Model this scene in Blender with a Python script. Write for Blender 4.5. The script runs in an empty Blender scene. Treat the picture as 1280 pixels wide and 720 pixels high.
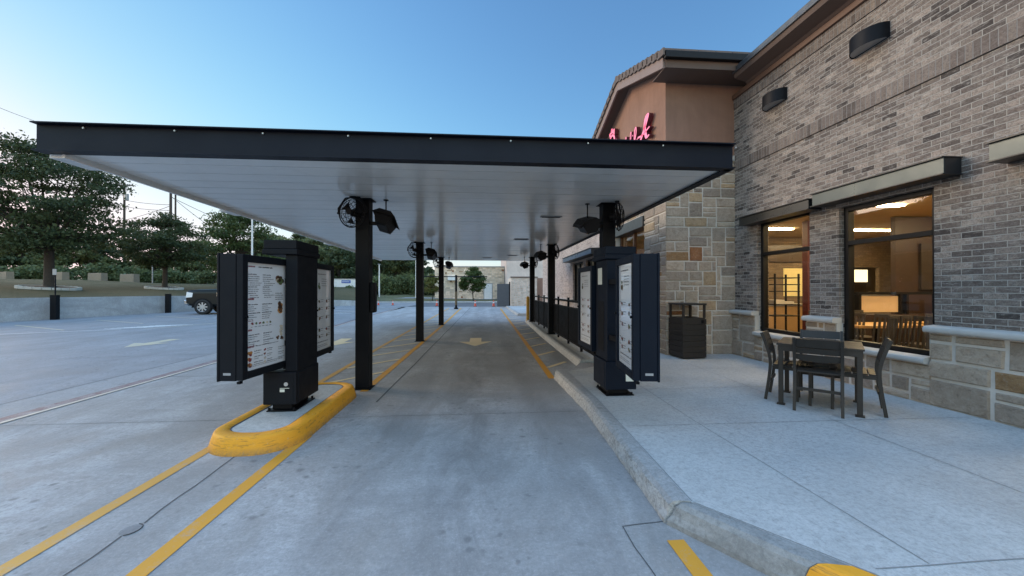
import bpy, math, random
from mathutils import Vector, Matrix, noise as mnoise
R = math.radians
rnd = random.Random(11)
sc = bpy.context.scene
COL = sc.collection

# ------------------------------------------------------------------ mesh builder
class MB:
    def __init__(s):
        s.v = []; s.f = []; s.m = []; s.sm = []; s.c = None
    def add(s, vs, fs, m=0, smooth=False):
        o = len(s.v); s.v += [tuple(p) for p in vs]
        for f in fs:
            s.f.append(tuple(o+i for i in f)); s.m.append(m); s.sm.append(smooth)
        return s
    def box(s, x0, x1, y0, y1, z0, z1, m=0):
        x0, x1 = min(x0, x1), max(x0, x1); y0, y1 = min(y0, y1), max(y0, y1); z0, z1 = min(z0, z1), max(z0, z1)
        vs = [(x0,y0,z0),(x1,y0,z0),(x1,y1,z0),(x0,y1,z0),(x0,y0,z1),(x1,y0,z1),(x1,y1,z1),(x0,y1,z1)]
        return s.add(vs, [(3,2,1,0),(4,5,6,7),(0,1,5,4),(1,2,6,5),(2,3,7,6),(3,0,4,7)], m)
    def obox(s, c, size, mat=None, m=0):
        hx, hy, hz = size[0]/2, size[1]/2, size[2]/2
        mat = mat or Matrix.Identity(3); c = Vector(c)
        vs = [c + mat @ Vector(p) for p in [(-hx,-hy,-hz),(hx,-hy,-hz),(hx,hy,-hz),(-hx,hy,-hz),(-hx,-hy,hz),(hx,-hy,hz),(hx,hy,hz),(-hx,hy,hz)]]
        return s.add(vs, [(3,2,1,0),(4,5,6,7),(0,1,5,4),(1,2,6,5),(2,3,7,6),(3,0,4,7)], m)
    def bar(s, p0, p1, w, h, up=(0,0,1), m=0):
        p0 = Vector(p0); p1 = Vector(p1); d = p1-p0; L = d.length; d.normalize()
        u = Vector(up); x = d.cross(u)
        if x.length < 1e-4: x = d.cross(Vector((1,0,0)))
        x.normalize(); z = x.cross(d)
        mat = Matrix((x, d, z)).transposed()
        return s.obox((p0+p1)/2, (w, L, h), mat, m)
    def cyl(s, p0, p1, r0, r1=None, n=16, m=0, cap=True, smooth=True):
        if r1 is None: r1 = r0
        p0 = Vector(p0); p1 = Vector(p1); d = (p1-p0).normalized()
        a = d.orthogonal().normalized(); b = d.cross(a)
        vs = []
        for p, r in ((p0, r0), (p1, r1)):
            for i in range(n):
                t = 2*math.pi*i/n
                vs.append(p + a*(r*math.cos(t)) + b*(r*math.sin(t)))
        s.add(vs, [(i, (i+1)%n, n+(i+1)%n, n+i) for i in range(n)], m, smooth)
        if cap:
            s.add(vs[:n], [tuple(reversed(range(n)))], m); s.add(vs[n:], [tuple(range(n))], m)
        return s
    def tube(s, path, r, n=8, m=0, closed=False):
        path = [Vector(p) for p in path]; k = len(path)
        rr = r if isinstance(r, (list, tuple)) else [r]*k
        vs = []; prev = None
        for i, p in enumerate(path):
            if closed: d = path[(i+1)%k]-path[i-1]
            else: d = path[min(i+1,k-1)]-path[max(i-1,0)]
            d.normalize()
            a = d.orthogonal().normalized() if prev is None else (prev - d*prev.dot(d)).normalized()
            prev = a; b = d.cross(a)
            for j in range(n):
                t = 2*math.pi*j/n
                vs.append(p + a*(rr[i]*math.cos(t)) + b*(rr[i]*math.sin(t)))
        fs = []
        for i in range(k if closed else k-1):
            i2 = (i+1) % k
            for j in range(n):
                fs.append((i*n+j, i*n+(j+1)%n, i2*n+(j+1)%n, i2*n+j))
        s.add(vs, fs, m, True)
        if not closed:
            s.add(vs[:n], [tuple(reversed(range(n)))], m); s.add(vs[-n:], [tuple(range(n))], m)
        return s
    def ring(s, c, axis, rad, r, n=28, k=6, m=0):
        c = Vector(c); ax = Vector(axis).normalized(); a = ax.orthogonal().normalized(); b = ax.cross(a)
        return s.tube([c + a*(rad*math.cos(2*math.pi*i/n)) + b*(rad*math.sin(2*math.pi*i/n)) for i in range(n)], r, k, m, True)
    def prism(s, poly, f0, f1, m=0, smooth=False):
        # poly: list of 2-D points, f0/f1 map (u,v) -> 3-D for both ends
        n = len(poly); vs = [f0(*p) for p in poly] + [f1(*p) for p in poly]
        s.add(vs, [(i, (i+1)%n, n+(i+1)%n, n+i) for i in range(n)], m, smooth)
        s.add(vs[:n], [tuple(reversed(range(n)))], m); s.add(vs[n:], [tuple(range(n))], m)
        return s
    def quad(s, a, b, c, d, m=0):
        return s.add([a,b,c,d], [(0,1,2,3)], m)
    def strip(s, p0, p1, w, z, m=0):
        p0 = Vector((p0[0],p0[1],z)); p1 = Vector((p1[0],p1[1],z)); d = (p1-p0).normalized(); x = Vector((d.y,-d.x,0))*(w/2)
        return s.quad(p0-x, p0+x, p1+x, p1-x, m)
    def ico(s, c, r, m=0, sub=1, sx=1, sy=1, sz=1, jit=0):
        import bmesh
        bm = bmesh.new(); bmesh.ops.create_icosphere(bm, subdivisions=sub, radius=1)
        vs = []
        for v in bm.verts:
            q = v.co*(1+rnd.uniform(-jit, jit)); vs.append((c[0]+q.x*r*sx, c[1]+q.y*r*sy, c[2]+q.z*r*sz))
        fs = [tuple(v.index for v in f.verts) for f in bm.faces]; bm.free()
        return s.add(vs, fs, m, True)
    def build(s, name, mats, parent=None, bevel=0, seg=2, kind=None, cols=None, fix=True):
        me = bpy.data.meshes.new(name)
        me.from_pydata(s.v, [], s.f)
        if not isinstance(mats, (list, tuple)): mats = [mats]
        for m in mats: me.materials.append(m)
        me.polygons.foreach_set('material_index', s.m)
        me.polygons.foreach_set('use_smooth', s.sm)
        if cols is not None:
            at = me.attributes.new('tone', 'FLOAT_COLOR', 'FACE')
            at.data.foreach_set('color', [x for c in cols for x in c])
        me.update()
        if fix:
            import bmesh
            bm = bmesh.new(); bm.from_mesh(me); bmesh.ops.recalc_face_normals(bm, faces=bm.faces); bm.to_mesh(me); bm.free()
        o = bpy.data.objects.new(name, me); COL.objects.link(o)
        if parent: o.parent = parent
        if bevel:
            b = o.modifiers.new('edge', 'BEVEL'); b.width = bevel; b.segments = seg; b.limit_method = 'ANGLE'; b.angle_limit = R(40)
        if kind: o['kind'] = kind
        return o

def thing(name, label, cat, loc=(0,0,0), rz=0, group=None):
    o = bpy.data.objects.new(name, None); COL.objects.link(o)
    o.location = loc; o.rotation_euler = (0,0,rz); o.empty_display_size = .2
    o['label'] = label; o['category'] = cat
    if group: o['group'] = group
    return o
def tag(o, label, cat, group=None):
    o['label'] = label; o['category'] = cat
    if group: o['group'] = group
    return o
def dup(o, loc=None, rz=None, label=None, group=None, scale=None, parent=None):
    c = o.copy(); COL.objects.link(c)
    if parent: c.parent = parent
    if loc is not None: c.location = loc
    if rz is not None: c.rotation_euler = (0,0,rz)
    if scale is not None: c.scale = scale if isinstance(scale, (tuple, list)) else (scale,)*3
    if label: c['label'] = label
    if group: c['group'] = group
    for ch in list(o.children): dup(ch, parent=c)
    return c

# ------------------------------------------------------------------ materials
class Mat:
    def __init__(s, name):
        s.m = bpy.data.materials.new(name); s.m.use_nodes = True
        s.nt = s.m.node_tree; s.N = s.nt.nodes; s.L = s.nt.links
        s.b = s.N['Principled BSDF']; s.out = s.N['Material Output']
    def n(s, t, props=None, **inp):
        nd = s.N.new('ShaderNode'+t)
        for k, v in (props or {}).items(): setattr(nd, k, v)
        for k, v in inp.items(): s.set(nd, k.replace('_', ' '), v)
        return nd
    def set(s, nd, k, v):
        if k.isdigit(): k = int(k)
        i = nd.inputs[k]
        if isinstance(v, bpy.types.NodeSocket): s.L.new(v, i)
        elif isinstance(v, bpy.types.Node): s.L.new(v.outputs[0], i)
        else:
            if isinstance(v, (tuple, list)) and len(v) == 3 and i.type == 'RGBA': v = (*v, 1)
            i.default_value = v
    def P(s, **kw):
        for k, v in kw.items(): s.set(s.b, k.replace('_', ' '), v)
        return s
    def obj(s): return s.n('TexCoord').outputs['Object']
    def scale(s, vec, sx, sy, sz):
        return s.n('Mapping', Vector=vec, Scale=(sx, sy, sz)).outputs[0]
    def noise(s, vec, sc_, detail=4, rough=.6, dist=0):
        return s.n('TexNoise', Vector=vec, Scale=sc_, Detail=detail, Roughness=rough, Distortion=dist).outputs[0]
    def ramp(s, fac, *stops):
        r = s.n('ValToRGB', Fac=fac); e = r.color_ramp.elements
        while len(e) < len(stops): e.new(.5)
        for k, (p, c) in zip(e, stops):
            k.position = p; k.color = (c, c, c, 1) if isinstance(c, (int, float)) else (*c, 1)
        return r.outputs[0]
    def mix(s, fac, a, b, mode='MIX'):
        nd = s.n('Mix', {'data_type': 'RGBA', 'blend_type': mode})
        s.set(nd, '0', fac)
        for k, v in ((6, a), (7, b)):
            if isinstance(v, bpy.types.NodeSocket): s.L.new(v, nd.inputs[k])
            else: nd.inputs[k].default_value = (*v, 1) if len(v) == 3 else v
        return nd.outputs[2]
    def math(s, op, a, b=0, c=0):
        nd = s.n('Math', {'operation': op}); s.set(nd, '0', a); s.set(nd, '1', b); s.set(nd, '2', c); return nd.outputs[0]
    def bump(s, h, strength=.3, dist=.01):
        nd = s.n('Bump', Strength=strength, Distance=dist, Height=h); s.set(s.b, 'Normal', nd.outputs[0]); return s
    def xyz(s, vec): return s.n('SeparateXYZ', Vector=vec).outputs

def plain(name, col, rough=.5, metal=0, var=.15, vs=3., bump=0, bs=80, spec=None, coat=0):
    M = Mat(name); o = M.obj()
    nz = M.noise(o, vs, 5)
    c = M.mix(nz, tuple(x*(1-var) for x in col), tuple(min(1, x*(1+var)) for x in col))
    r = M.math('MULTIPLY_ADD', M.noise(o, vs*2.3, 4), .25, rough-.12)
    M.P(Base_Color=c, Roughness=r, Metallic=metal)
    if coat: M.P(Coat_Weight=coat, Coat_Roughness=.08)
    if spec is not None: M.P(Specular_IOR_Level=spec)
    if bump: M.bump(M.noise(o, bs, 4), bump, .004)
    return M.m

def concrete(name, c1, c2, stain=.5, lane_dirt_and_tone=False, streak=True, spots=True, face=False):
    M = Mat(name); o = M.obj()
    dark = lambda k: tuple(x*k for x in c1)
    big = M.noise(o, .42, 8, .66, .7)
    c = M.mix(M.ramp(big, (.32, 0), (.68, 1)), c1, c2)
    med = M.noise(o, 1.7, 9, .72, .9)
    c = M.mix(M.ramp(med, (.30, .8*stain), (.54, 0)), c, dark(.62))
    c = M.mix(M.ramp(M.noise(o, 3.1, 9, .75, 1.2), (.54, 0), (.74, .5*stain)), c, tuple(min(1, x*1.12) for x in c2))
    if streak:
        st = M.noise(M.scale(o, .55, 2.4, 1), 1.3, 8, .7, .5)          # faint transverse broom marks and drips
        c = M.mix(M.ramp(st, (.30, .55*stain), (.52, 0)), c, dark(.66))
        bl = M.noise(M.scale(o, 1.15, .5, 1), .9, 7, .66, 1.1)
        c = M.mix(M.ramp(bl, (.38, .7*stain), (.56, 0)), c, (c1[0]*.68, c1[1]*.645, c1[2]*.60))
        wt = M.noise(M.scale(o, 1.6, .35, 1), .8, 5, .6, .3)            # soft wheel-path polish
        c = M.mix(M.ramp(wt, (.40, .5*stain), (.6, 0)), c, dark(.66))
    if lane_dirt_and_tone:
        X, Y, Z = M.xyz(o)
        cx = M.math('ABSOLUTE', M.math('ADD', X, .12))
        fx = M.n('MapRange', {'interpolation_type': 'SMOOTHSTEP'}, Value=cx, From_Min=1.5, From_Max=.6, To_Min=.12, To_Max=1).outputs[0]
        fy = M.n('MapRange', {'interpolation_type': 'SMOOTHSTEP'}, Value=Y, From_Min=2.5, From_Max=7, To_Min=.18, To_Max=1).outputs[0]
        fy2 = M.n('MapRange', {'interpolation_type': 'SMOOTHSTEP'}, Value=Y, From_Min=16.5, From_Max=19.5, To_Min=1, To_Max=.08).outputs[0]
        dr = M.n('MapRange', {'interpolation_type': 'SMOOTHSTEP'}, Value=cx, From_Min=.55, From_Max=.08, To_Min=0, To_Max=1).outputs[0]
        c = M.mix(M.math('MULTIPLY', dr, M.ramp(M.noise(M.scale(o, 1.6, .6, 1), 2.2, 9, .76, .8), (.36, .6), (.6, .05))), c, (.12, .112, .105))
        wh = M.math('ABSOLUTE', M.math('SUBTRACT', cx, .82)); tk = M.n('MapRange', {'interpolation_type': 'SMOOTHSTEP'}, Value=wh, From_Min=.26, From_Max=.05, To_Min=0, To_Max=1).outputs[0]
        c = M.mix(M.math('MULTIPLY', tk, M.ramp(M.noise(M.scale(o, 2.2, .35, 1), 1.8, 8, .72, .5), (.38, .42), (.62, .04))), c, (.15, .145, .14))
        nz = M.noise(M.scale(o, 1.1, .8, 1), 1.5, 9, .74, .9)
        d = M.math('MULTIPLY', M.math('MULTIPLY', fx, fy), M.math('MULTIPLY', fy2, M.ramp(nz, (.25, 1), (.8, .45))))  # wide darkening along the canopy's length, fading towards both ends
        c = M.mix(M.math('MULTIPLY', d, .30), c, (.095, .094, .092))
    if spots:
        wob = M.mix(.05, o, M.n('TexNoise', Vector=o, Scale=11.).outputs[1])
        reg = M.ramp(M.noise(o, .75, 4, .6), (.44, 0), (.56, 1))
        for sc_, r0, r1, keep, amt in (((2.2, .03, .07, .45, .6), (6.5, .10, .24, .35, .8), (14., .10, .28, .45, .7)) if spots != 'few' else ((1.6, .015, .035, .5, .5),)):
            vz = M.n('TexVoronoi', Vector=wob, Scale=sc_)
            sp = M.math('MULTIPLY', M.ramp(vz.outputs['Distance'], (r0, amt), (r1, 0)), M.ramp(M.xyz(vz.outputs['Color'])[0], (keep, 0), (keep+.04, 1)))
            if sc_ > 3: sp = M.math('MULTIPLY', sp, reg)
            c = M.mix(sp, c, dark(.36))
    g = M.noise(o, 130, 3, .7)
    c = M.mix(M.ramp(g, (.3, .22), (.6, 0)), c, dark(.6))
    fine = M.noise(o, 20, 9, .78)
    c = M.mix(M.ramp(fine, (.32, .62), (.54, 0)), c, dark(.52))
    fg = M.noise(o, 48, 8, .82)
    c = M.mix(M.ramp(fg, (.34, .6), (.50, 0)), c, dark(.5)); c = M.mix(M.ramp(fg, (.54, 0), (.70, .35)), c, tuple(min(1, x*1.2) for x in c2))
    h = M.math('ADD', M.math('MULTIPLY', g, .5), fine)
    if face:
        nz_ = M.math('SUBTRACT', 1., M.math('ABSOLUTE', M.xyz(M.n('NewGeometry').outputs['True Normal'])[2]))
        fm = M.ramp(nz_, (.35, 0), (.6, 1)); chip = M.noise(M.scale(o, 1, 1, 1.4), 30, 9, .82, .6)
        c = M.mix(M.math('MULTIPLY', fm, M.ramp(chip, (.44, 0), (.62, .6))), c, (.62, .61, .57))
        c = M.mix(M.math('MULTIPLY', fm, M.ramp(chip, (.34, .6), (.44, 0))), c, dark(.4))
        h = M.math('ADD', h, M.math('MULTIPLY', fm, M.math('MULTIPLY', chip, 2.5)))
    M.P(Base_Color=c, Roughness=M.ramp(med, (.3, .62), (.7, .85)), Specular_IOR_Level=.35)
    M.bump(M.math('ADD', h, fg), .4, .007)
    return M.m

def paint_line(name, col, wear=.5, under=(.3, .29, .28)):
    M = Mat(name); o = M.obj()
    w = M.noise(o, 5, 9, .75, .5); g = M.noise(o, 60, 4, .7)
    f = M.math('ADD', M.math('MULTIPLY', w, .7), M.math('MULTIPLY', g, .3))
    k = M.ramp(f, (wear-.1, 1), (wear+.06, 0))
    c = M.mix(M.noise(o, 1.5, 4), tuple(x*.82 for x in col), col)
    c = M.mix(M.math('MULTIPLY', k, .8), c, under)
    M.P(Base_Color=c, Roughness=.65, Specular_IOR_Level=.3); M.bump(g, .2, .004)
    return M.m

def brick(name, tones, mortar, soldier=False, bw=.194, bh=.0677, wash=.5):
    tones = [(a*1.17, b*1.07, c_*1.00) for a, b, c_ in tones]
    M = Mat(name); o = M.obj(); X, Y, Z = M.xyz(o)
    u = M.math('ADD', X, Y)
    if soldier: vec = M.n('CombineXYZ', X=Z, Y=u, Z=0.).outputs[0]
    else: vec = M.n('CombineXYZ', X=u, Y=Z, Z=0.).outputs[0]
    w = M.n('TexNoise', Vector=o, Scale=14., Detail=3.)
    vec2 = M.mix(.007, vec, w.outputs[1])
    b = M.n('TexBrick', {'offset': 0. if soldier else .5}, Vector=vec2, Color1=(0,0,0), Color2=(1,1,1), Mortar=(.5,.5,.5), Scale=1., Mortar_Size=.0055, Mortar_Smooth=.35, Bias=0.,
            Brick_Width=.30 if soldier else bw, Row_Height=.0677 if soldier else bh)
    stops = [(i/len(tones), t) for i, t in enumerate(tones)]
    rp = M.n('ValToRGB', Fac=b.outputs[0]); rp.color_ramp.interpolation = 'CONSTANT'
    e = rp.color_ramp.elements
    while len(e) < len(stops): e.new(.5)
    for k, (p, c) in zip(e, stops): k.position = p; k.color = (*c, 1)
    f = M.noise(o, 38, 8, .78, .6); f2 = M.noise(o, 95, 5, .75)
    c = M.mix(M.ramp(f, (.34, .75), (.56, 0)), rp.outputs[0], tuple(x*.36 for x in tones[0]))
    sm = M.noise(M.scale(o, 1, 1, 5.), 9., 8, .76, .5)                 # lime smears dragged along the courses
    c = M.mix(M.ramp(sm, (.52, 0), (.66, wash)), c, tuple(min(1, x*1.22) for x in mortar))
    ws = M.noise(M.scale(o, 1, 1, 2.2), 4.2, 8, .74, .8)
    c = M.mix(M.ramp(ws, (.54, 0), (.74, wash*.6)), c, tuple(min(1, x*1.1) for x in mortar))
    c = M.mix(M.ramp(f2, (.36, .5), (.52, 0)), c, tuple(x*.4 for x in tones[0]))
    c = M.mix(M.ramp(f2, (.56, 0), (.7, .35)), c, mortar)
    c = M.mix(M.ramp(M.noise(M.scale(o, 1, 1, .35), .8, 5), (.34, .3), (.6, 0)), c, (.06, .052, .045))
    c = M.mix(b.outputs['Fac'], c, M.mix(M.noise(o, 30, 4), tuple(x*.72 for x in mortar), mortar))
    M.P(Base_Color=c, Roughness=.85, Specular_IOR_Level=.25)
    h = M.math('ADD', M.math('MULTIPLY', b.outputs['Fac'], -1.0), M.math('ADD', M.math('MULTIPLY', f, .7), M.math('MULTIPLY', f2, .4)))
    M.bump(h, 1., .014)
    return M.m

def stone(name):
    M = Mat(name); o = M.obj()
    t = M.n('Attribute', {'attribute_name': 'tone'}).outputs['Color']
    n1 = M.noise(o, 5, 8, .7, .8); n2 = M.noise(o, 28, 8, .75)
    n0 = M.noise(M.scale(o, 1, 1, 1.6), 11, 9, .78, .9)
    t = M.mix(M.ramp(n0, (.34, .5), (.50, 0)), t, M.mix(1., t, (.5, .46, .42), 'MULTIPLY'))
    c = M.mix(M.ramp(n1, (.3, .55), (.62, 0)), t, M.mix(1., t, (.55, .5, .46), 'MULTIPLY'))
    c = M.mix(M.ramp(n2, (.52, 0), (.72, .4)), c, (.55, .5, .42))
    c = M.mix(M.ramp(n2, (.28, .5), (.45, 0)), c, (.07, .06, .05))
    M.P(Base_Color=c, Roughness=.88, Specular_IOR_Level=.2)
    M.bump(M.math('ADD', n1, M.math('ADD', M.math('MULTIPLY', n2, .5), n0)), .9, .03)
    return M.m

def stucco(name, col):
    M = Mat(name); o = M.obj()
    n1 = M.noise(o, 1.1, 6, .65, .5); n2 = M.noise(o, 45, 6, .7); n3 = M.noise(M.scale(o, 6, 6, .6), 1.4, 5, .65, .4)
    c = M.mix(M.ramp(n1, (.3, 0), (.7, 1)), tuple(x*.82 for x in col), tuple(x*1.1 for x in col))
    c = M.mix(M.ramp(n3, (.3, .3), (.6, 0)), c, tuple(x*.7 for x in col))
    M.P(Base_Color=c, Roughness=.9, Specular_IOR_Level=.2); M.bump(n2, .55, .006)
    return M.m

def leafmat(name, c1, c2, c3):
    M = Mat(name)
    rp = M.n('NewGeometry').outputs['Random Per Island']
    o = M.obj(); big = M.noise(o, .55, 4)
    c = M.mix(rp, c1, c2); c = M.mix(M.ramp(big, (.4, 0), (.65, .8)), c, c3)
    M.P(Base_Color=c, Roughness=.6, Specular_IOR_Level=.3)
    tr = M.n('BsdfTranslucent', Color=M.mix(.5, c, c3)); mx = M.n('MixShader', Fac=.32)
    M.L.new(M.b.outputs[0], mx.inputs[1]); M.L.new(tr.outputs[0], mx.inputs[2]); M.L.new(mx.outputs[0], M.out.inputs[0])
    return M.m

def glass(name, tint=(.86, .86, .84), fmul=1.0):
    M = Mat(name)
    t = M.n('BsdfTransparent', Color=tint); g = M.n('BsdfGlossy', Roughness=.015, Color=(.9, .93, .97))
    lw = M.n('Fresnel', IOR=1.5); mx = M.n('MixShader', Fac=M.math('MULTIPLY', lw, fmul))
    M.L.new(t.outputs[0], mx.inputs[1]); M.L.new(g.outputs[0], mx.inputs[2]); M.L.new(mx.outputs[0], M.out.inputs[0])
    return M.m

def emit(name, col, s):
    M = Mat(name); M.P(Base_Color=col, Emission_Color=col, Emission_Strength=s); return M.m

def grassmat(name, c1, c2, c3):
    M = Mat(name); o = M.obj()
    n1 = M.noise(o, .25, 7, .65, .5); n2 = M.noise(o, 3.5, 8, .75); n3 = M.noise(M.scale(o, 1, 1, 1), 25, 6, .8)
    c = M.mix(M.ramp(n1, (.35, 0), (.65, 1)), c1, c2); c = M.mix(M.ramp(n2, (.45, 0), (.7, .7)), c, c3)
    c = M.mix(M.ramp(n3, (.3, .6), (.6, 0)), c, tuple(x*.4 for x in c1))
    M.P(Base_Color=c, Roughness=.95, Specular_IOR_Level=.1); M.bump(n3, 1., .05)
    return M.m

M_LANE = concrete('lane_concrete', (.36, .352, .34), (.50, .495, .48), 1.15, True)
M_LOT = concrete('lot_concrete', (.225, .23, .235), (.315, .32, .325), .7)
M_STRIP = concrete('strip_concrete', (.27, .272, .27), (.35, .352, .345), .6)
M_ROAD = concrete('road_asphalt', (.10, .105, .11), (.15, .155, .16), .4)
M_WALK = concrete('walk_concrete', (.40, .405, .39), (.52, .525, .50), .45, streak=False, spots='few')
M_KERB = concrete('kerb_concrete', (.30, .298, .285), (.42, .417, .40), .9, streak=False, face=True)
M_KERBS = concrete('kerb_smooth_concrete', (.23, .235, .225), (.33, .335, .32), .9, streak=False)
M_RETW = concrete('retaining_concrete', (.42, .43, .44), (.58, .59, .59), .9, streak=True, spots=False)
M_BARR = concrete('barrier_concrete', (.24, .20, .145), (.32, .265, .195), .4, streak=False, spots=False)
M_YEL = paint_line('yellow_paint', (.64, .295, .03), .41)
M_YELW = paint_line('worn_yellow_paint', (.74, .57, .32), .33)
M_YELK = paint_line('kerb_yellow_paint', (.66, .315, .02), .33, (.40, .31, .2))
def kerb_paint():
    M = Mat('kerb_yellow_paint'); o = M.obj(); X, Y, Z = M.xyz(o)
    n1 = M.noise(o, 4, 8, .7, .5); n2 = M.noise(o, 22, 8, .78, .6); n3 = M.noise(M.scale(o, 1.2, 1.2, 9), 6, 7, .75, .6)
    c = M.mix(n1, (.62, .262, .014), (.78, .355, .024))
    c = M.mix(M.ramp(n3, (.33, .8), (.46, 0)), c, (.19, .105, .03))             # tyre scuffs
    low = M.n('MapRange', Value=Z, From_Min=.0, From_Max=.07, To_Min=1., To_Max=0.).outputs[0]
    c = M.mix(M.math('MULTIPLY', low, M.ramp(n2, (.38, .95), (.66, .15))), c, (.17, .12, .065))   # grime along the foot
    c = M.mix(M.ramp(n2, (.32, .9), (.38, 0)), c, (.38, .35, .29))                # chips
    M.P(Base_Color=c, Roughness=M.ramp(n2, (.3, .55), (.7, .8)), Specular_IOR_Level=.3)
    M.bump(M.math('ADD', n2, M.math('MULTIPLY', n3, .6)), .5, .008)
    return M.m
M_YELI = kerb_paint()
M_YELL = paint_line('outer_yellow_paint', (.58, .295, .055), .42)
M_RED = paint_line('faded_red_paint', (.17, .10, .10), .49)
M_CREAM = paint_line('cream_paint', (.56, .48, .38), .42)
M_WHT = paint_line('white_paint', (.66, .64, .6), .45)
M_PALE = paint_line('pale_yellow_paint', (.5, .42, .26), .50)
M_JOINT = plain('joint_filler', (.075, .075, .075), .9)
M_JOINTW = plain('tooled_joint', (.22, .22, .21), .9)
M_BLACK = plain('black_metal', (.0040, .0045, .0062), .55, 0, .3, 2, .06, 120, .14)
M_NAVY = plain('navy_metal', (.0032, .0072, .0150), .55, 0, .25, 2, .08, 160, .15)
M_CHAR = plain('charcoal_metal', (.0058, .0072, .0102), .55, 0, .2, 3, .1, 200, .15)
M_FASC = plain('fascia_metal', (.0048, .0072, .0140), .5, 0, .2, 1.2, spec=.18)
M_FAN = plain('fan_metal', (.005, .005, .006), .5, spec=.2)
M_GREYM = plain('grey_metal', (.30, .31, .32), .4, .3)
M_STICK = plain('label_paper', (.62, .63, .55), .6, 0, .1, 30)
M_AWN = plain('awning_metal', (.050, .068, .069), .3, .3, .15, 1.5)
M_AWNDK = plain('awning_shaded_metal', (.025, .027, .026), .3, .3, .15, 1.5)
M_AWND = plain('awning_dark_metal', (.016, .017, .018), .4)
M_FRAME = plain('window_frame_metal', (.007, .0065, .0065), .45, spec=.25)
M_CHAIR = plain('bronze_aluminium', (.030, .026, .0215), .5, .3, .25, 4)
M_TRASH = plain('dark_brown_plastic', (.016, .013, .011), .55, 0, .25, 3)
M_TRIM = plain('brown_trim', (.125, .066, .042), .6, 0, .2, 1.5)
M_SOFF = plain('brown_soffit', (.10, .062, .045), .7, 0, .15, 1.5)
M_RAKE = plain('rake_board_paint', (.22, .15, .125), .6, 0, .12, 1.5)
M_ROOFM = plain('roof_edge_metal', (.09, .095, .10), .3, .5)
M_BLKT = plain('gutter_metal', (.005, .005, .0065), .5, spec=.2)
M_TILE = plain('roof_tile_clay', (.12, .088, .07), .8, 0, .5, 6, .4, 40)
M_STUC = stucco('tan_stucco', (.31, .178, .125))
M_STUC2 = stucco('grey_stucco', (.62, .53, .47))
tB = [(.135,.118,.108),(.27,.24,.215),(.19,.166,.15),(.36,.325,.29),(.22,.19,.17),(.30,.27,.24),(.062,.053,.050),(.24,.212,.19),(.39,.35,.31),(.165,.145,.13),(.28,.25,.22),(.20,.175,.155)]
M_BRICK = brick('grey_brick', tB, (.50, .46, .405), bw=.185, bh=.0662, wash=.75)
M_BRICKS = brick('grey_brick_soldier', [(.19,.166,.15),(.25,.22,.195),(.17,.15,.135),(.22,.19,.17),(.28,.25,.22),(.20,.175,.155),(.115,.1,.09),(.235,.205,.18)], (.36, .335, .31), True, wash=.4)
M_BRICKL = brick('brick_sunset_lit', [(.52,.47,.44),(.6,.55,.52),(.46,.41,.38),(.56,.5,.46),(.38,.33,.31),(.62,.57,.53)], (.62, .58, .55))  # lighter tones: sunset glow painted into the far wing's brick
M_BRICKI = brick('interior_brick', [(.30,.235,.16),(.36,.28,.19),(.27,.21,.14),(.33,.255,.17)], (.22, .18, .13))
M_STONE = stone('limestone')
M_MORT = plain('stone_mortar', (.58, .53, .46), .9, 0, .2, 12, .3, 60)
M_SILL = plain('cast_stone', (.45, .435, .40), .8, 0, .15, 6, .2, 60)
M_GLASS = glass('window_glass', fmul=1.)
M_SILV = plain('silver_trim', (.5, .5, .5), .35, .6)
M_WHITE = plain('white_paint_metal', (.72, .72, .70), .45)
M_BOLLY = plain('bollard_yellow', (.45, .25, .02), .5)
M_BARK = plain('bark', (.045, .036, .03), .95, 0, .4, 8, .8, 25)
M_MULCH = plain('mulch', (.035, .022, .016), .95, 0, .4, 12, .8, 30)
M_LEAF = leafmat('oak_leaf', (.026, .045, .019), (.052, .075, .029), (.078, .095, .037))
M_LEAF2 = leafmat('green_leaf', (.036, .066, .021), (.062, .10, .03), (.09, .12, .04))
M_LEAF3 = leafmat('yellow_green_leaf', (.085, .10, .025), (.13, .14, .035), (.15, .13, .04))
M_LEAFB = leafmat('woodland_leaf', (.034, .058, .030), (.060, .090, .040), (.085, .108, .048))
M_LEAFH = leafmat('hedge_leaf', (.075, .105, .045), (.115, .15, .06), (.14, .165, .075))
M_GRASS = grassmat('dry_grass', (.085, .078, .042), (.125, .108, .062), (.066, .074, .034))
M_GRASS2 = grassmat('verge_grass', (.13, .13, .07), (.19, .17, .10), (.11, .12, .055))
M_GRND = grassmat('rough_ground', (.08, .09, .045), (.12, .11, .06), (.07, .075, .035))

# soffit: glossy white standing-seam panel
def soffit_mat():
    M = Mat('white_metal_soffit'); o = M.obj(); X, Y, Z = M.xyz(o)
    n1 = M.noise(M.scale(o, .25, 3.2, 1), 1., 3, .5)
    c = M.mix(n1, (.76, .745, .71), (.84, .825, .79))
    c = M.mix(M.ramp(M.noise(o, 2.5, 6, .7, .5), (.3, .3), (.55, 0)), c, (.60, .58, .54))
    M.P(Base_Color=c, Roughness=M.ramp(M.noise(M.scale(o, .3, 6, 1), 1.3, 3), (.3, .14), (.7, .22)), Specular_IOR_Level=.5)
    M.bump(M.noise(M.scale(o, .3, 2.2, 1), 1.6, 3, .5), .045, .02)
    return M.m
M_SOF = soffit_mat()

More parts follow.
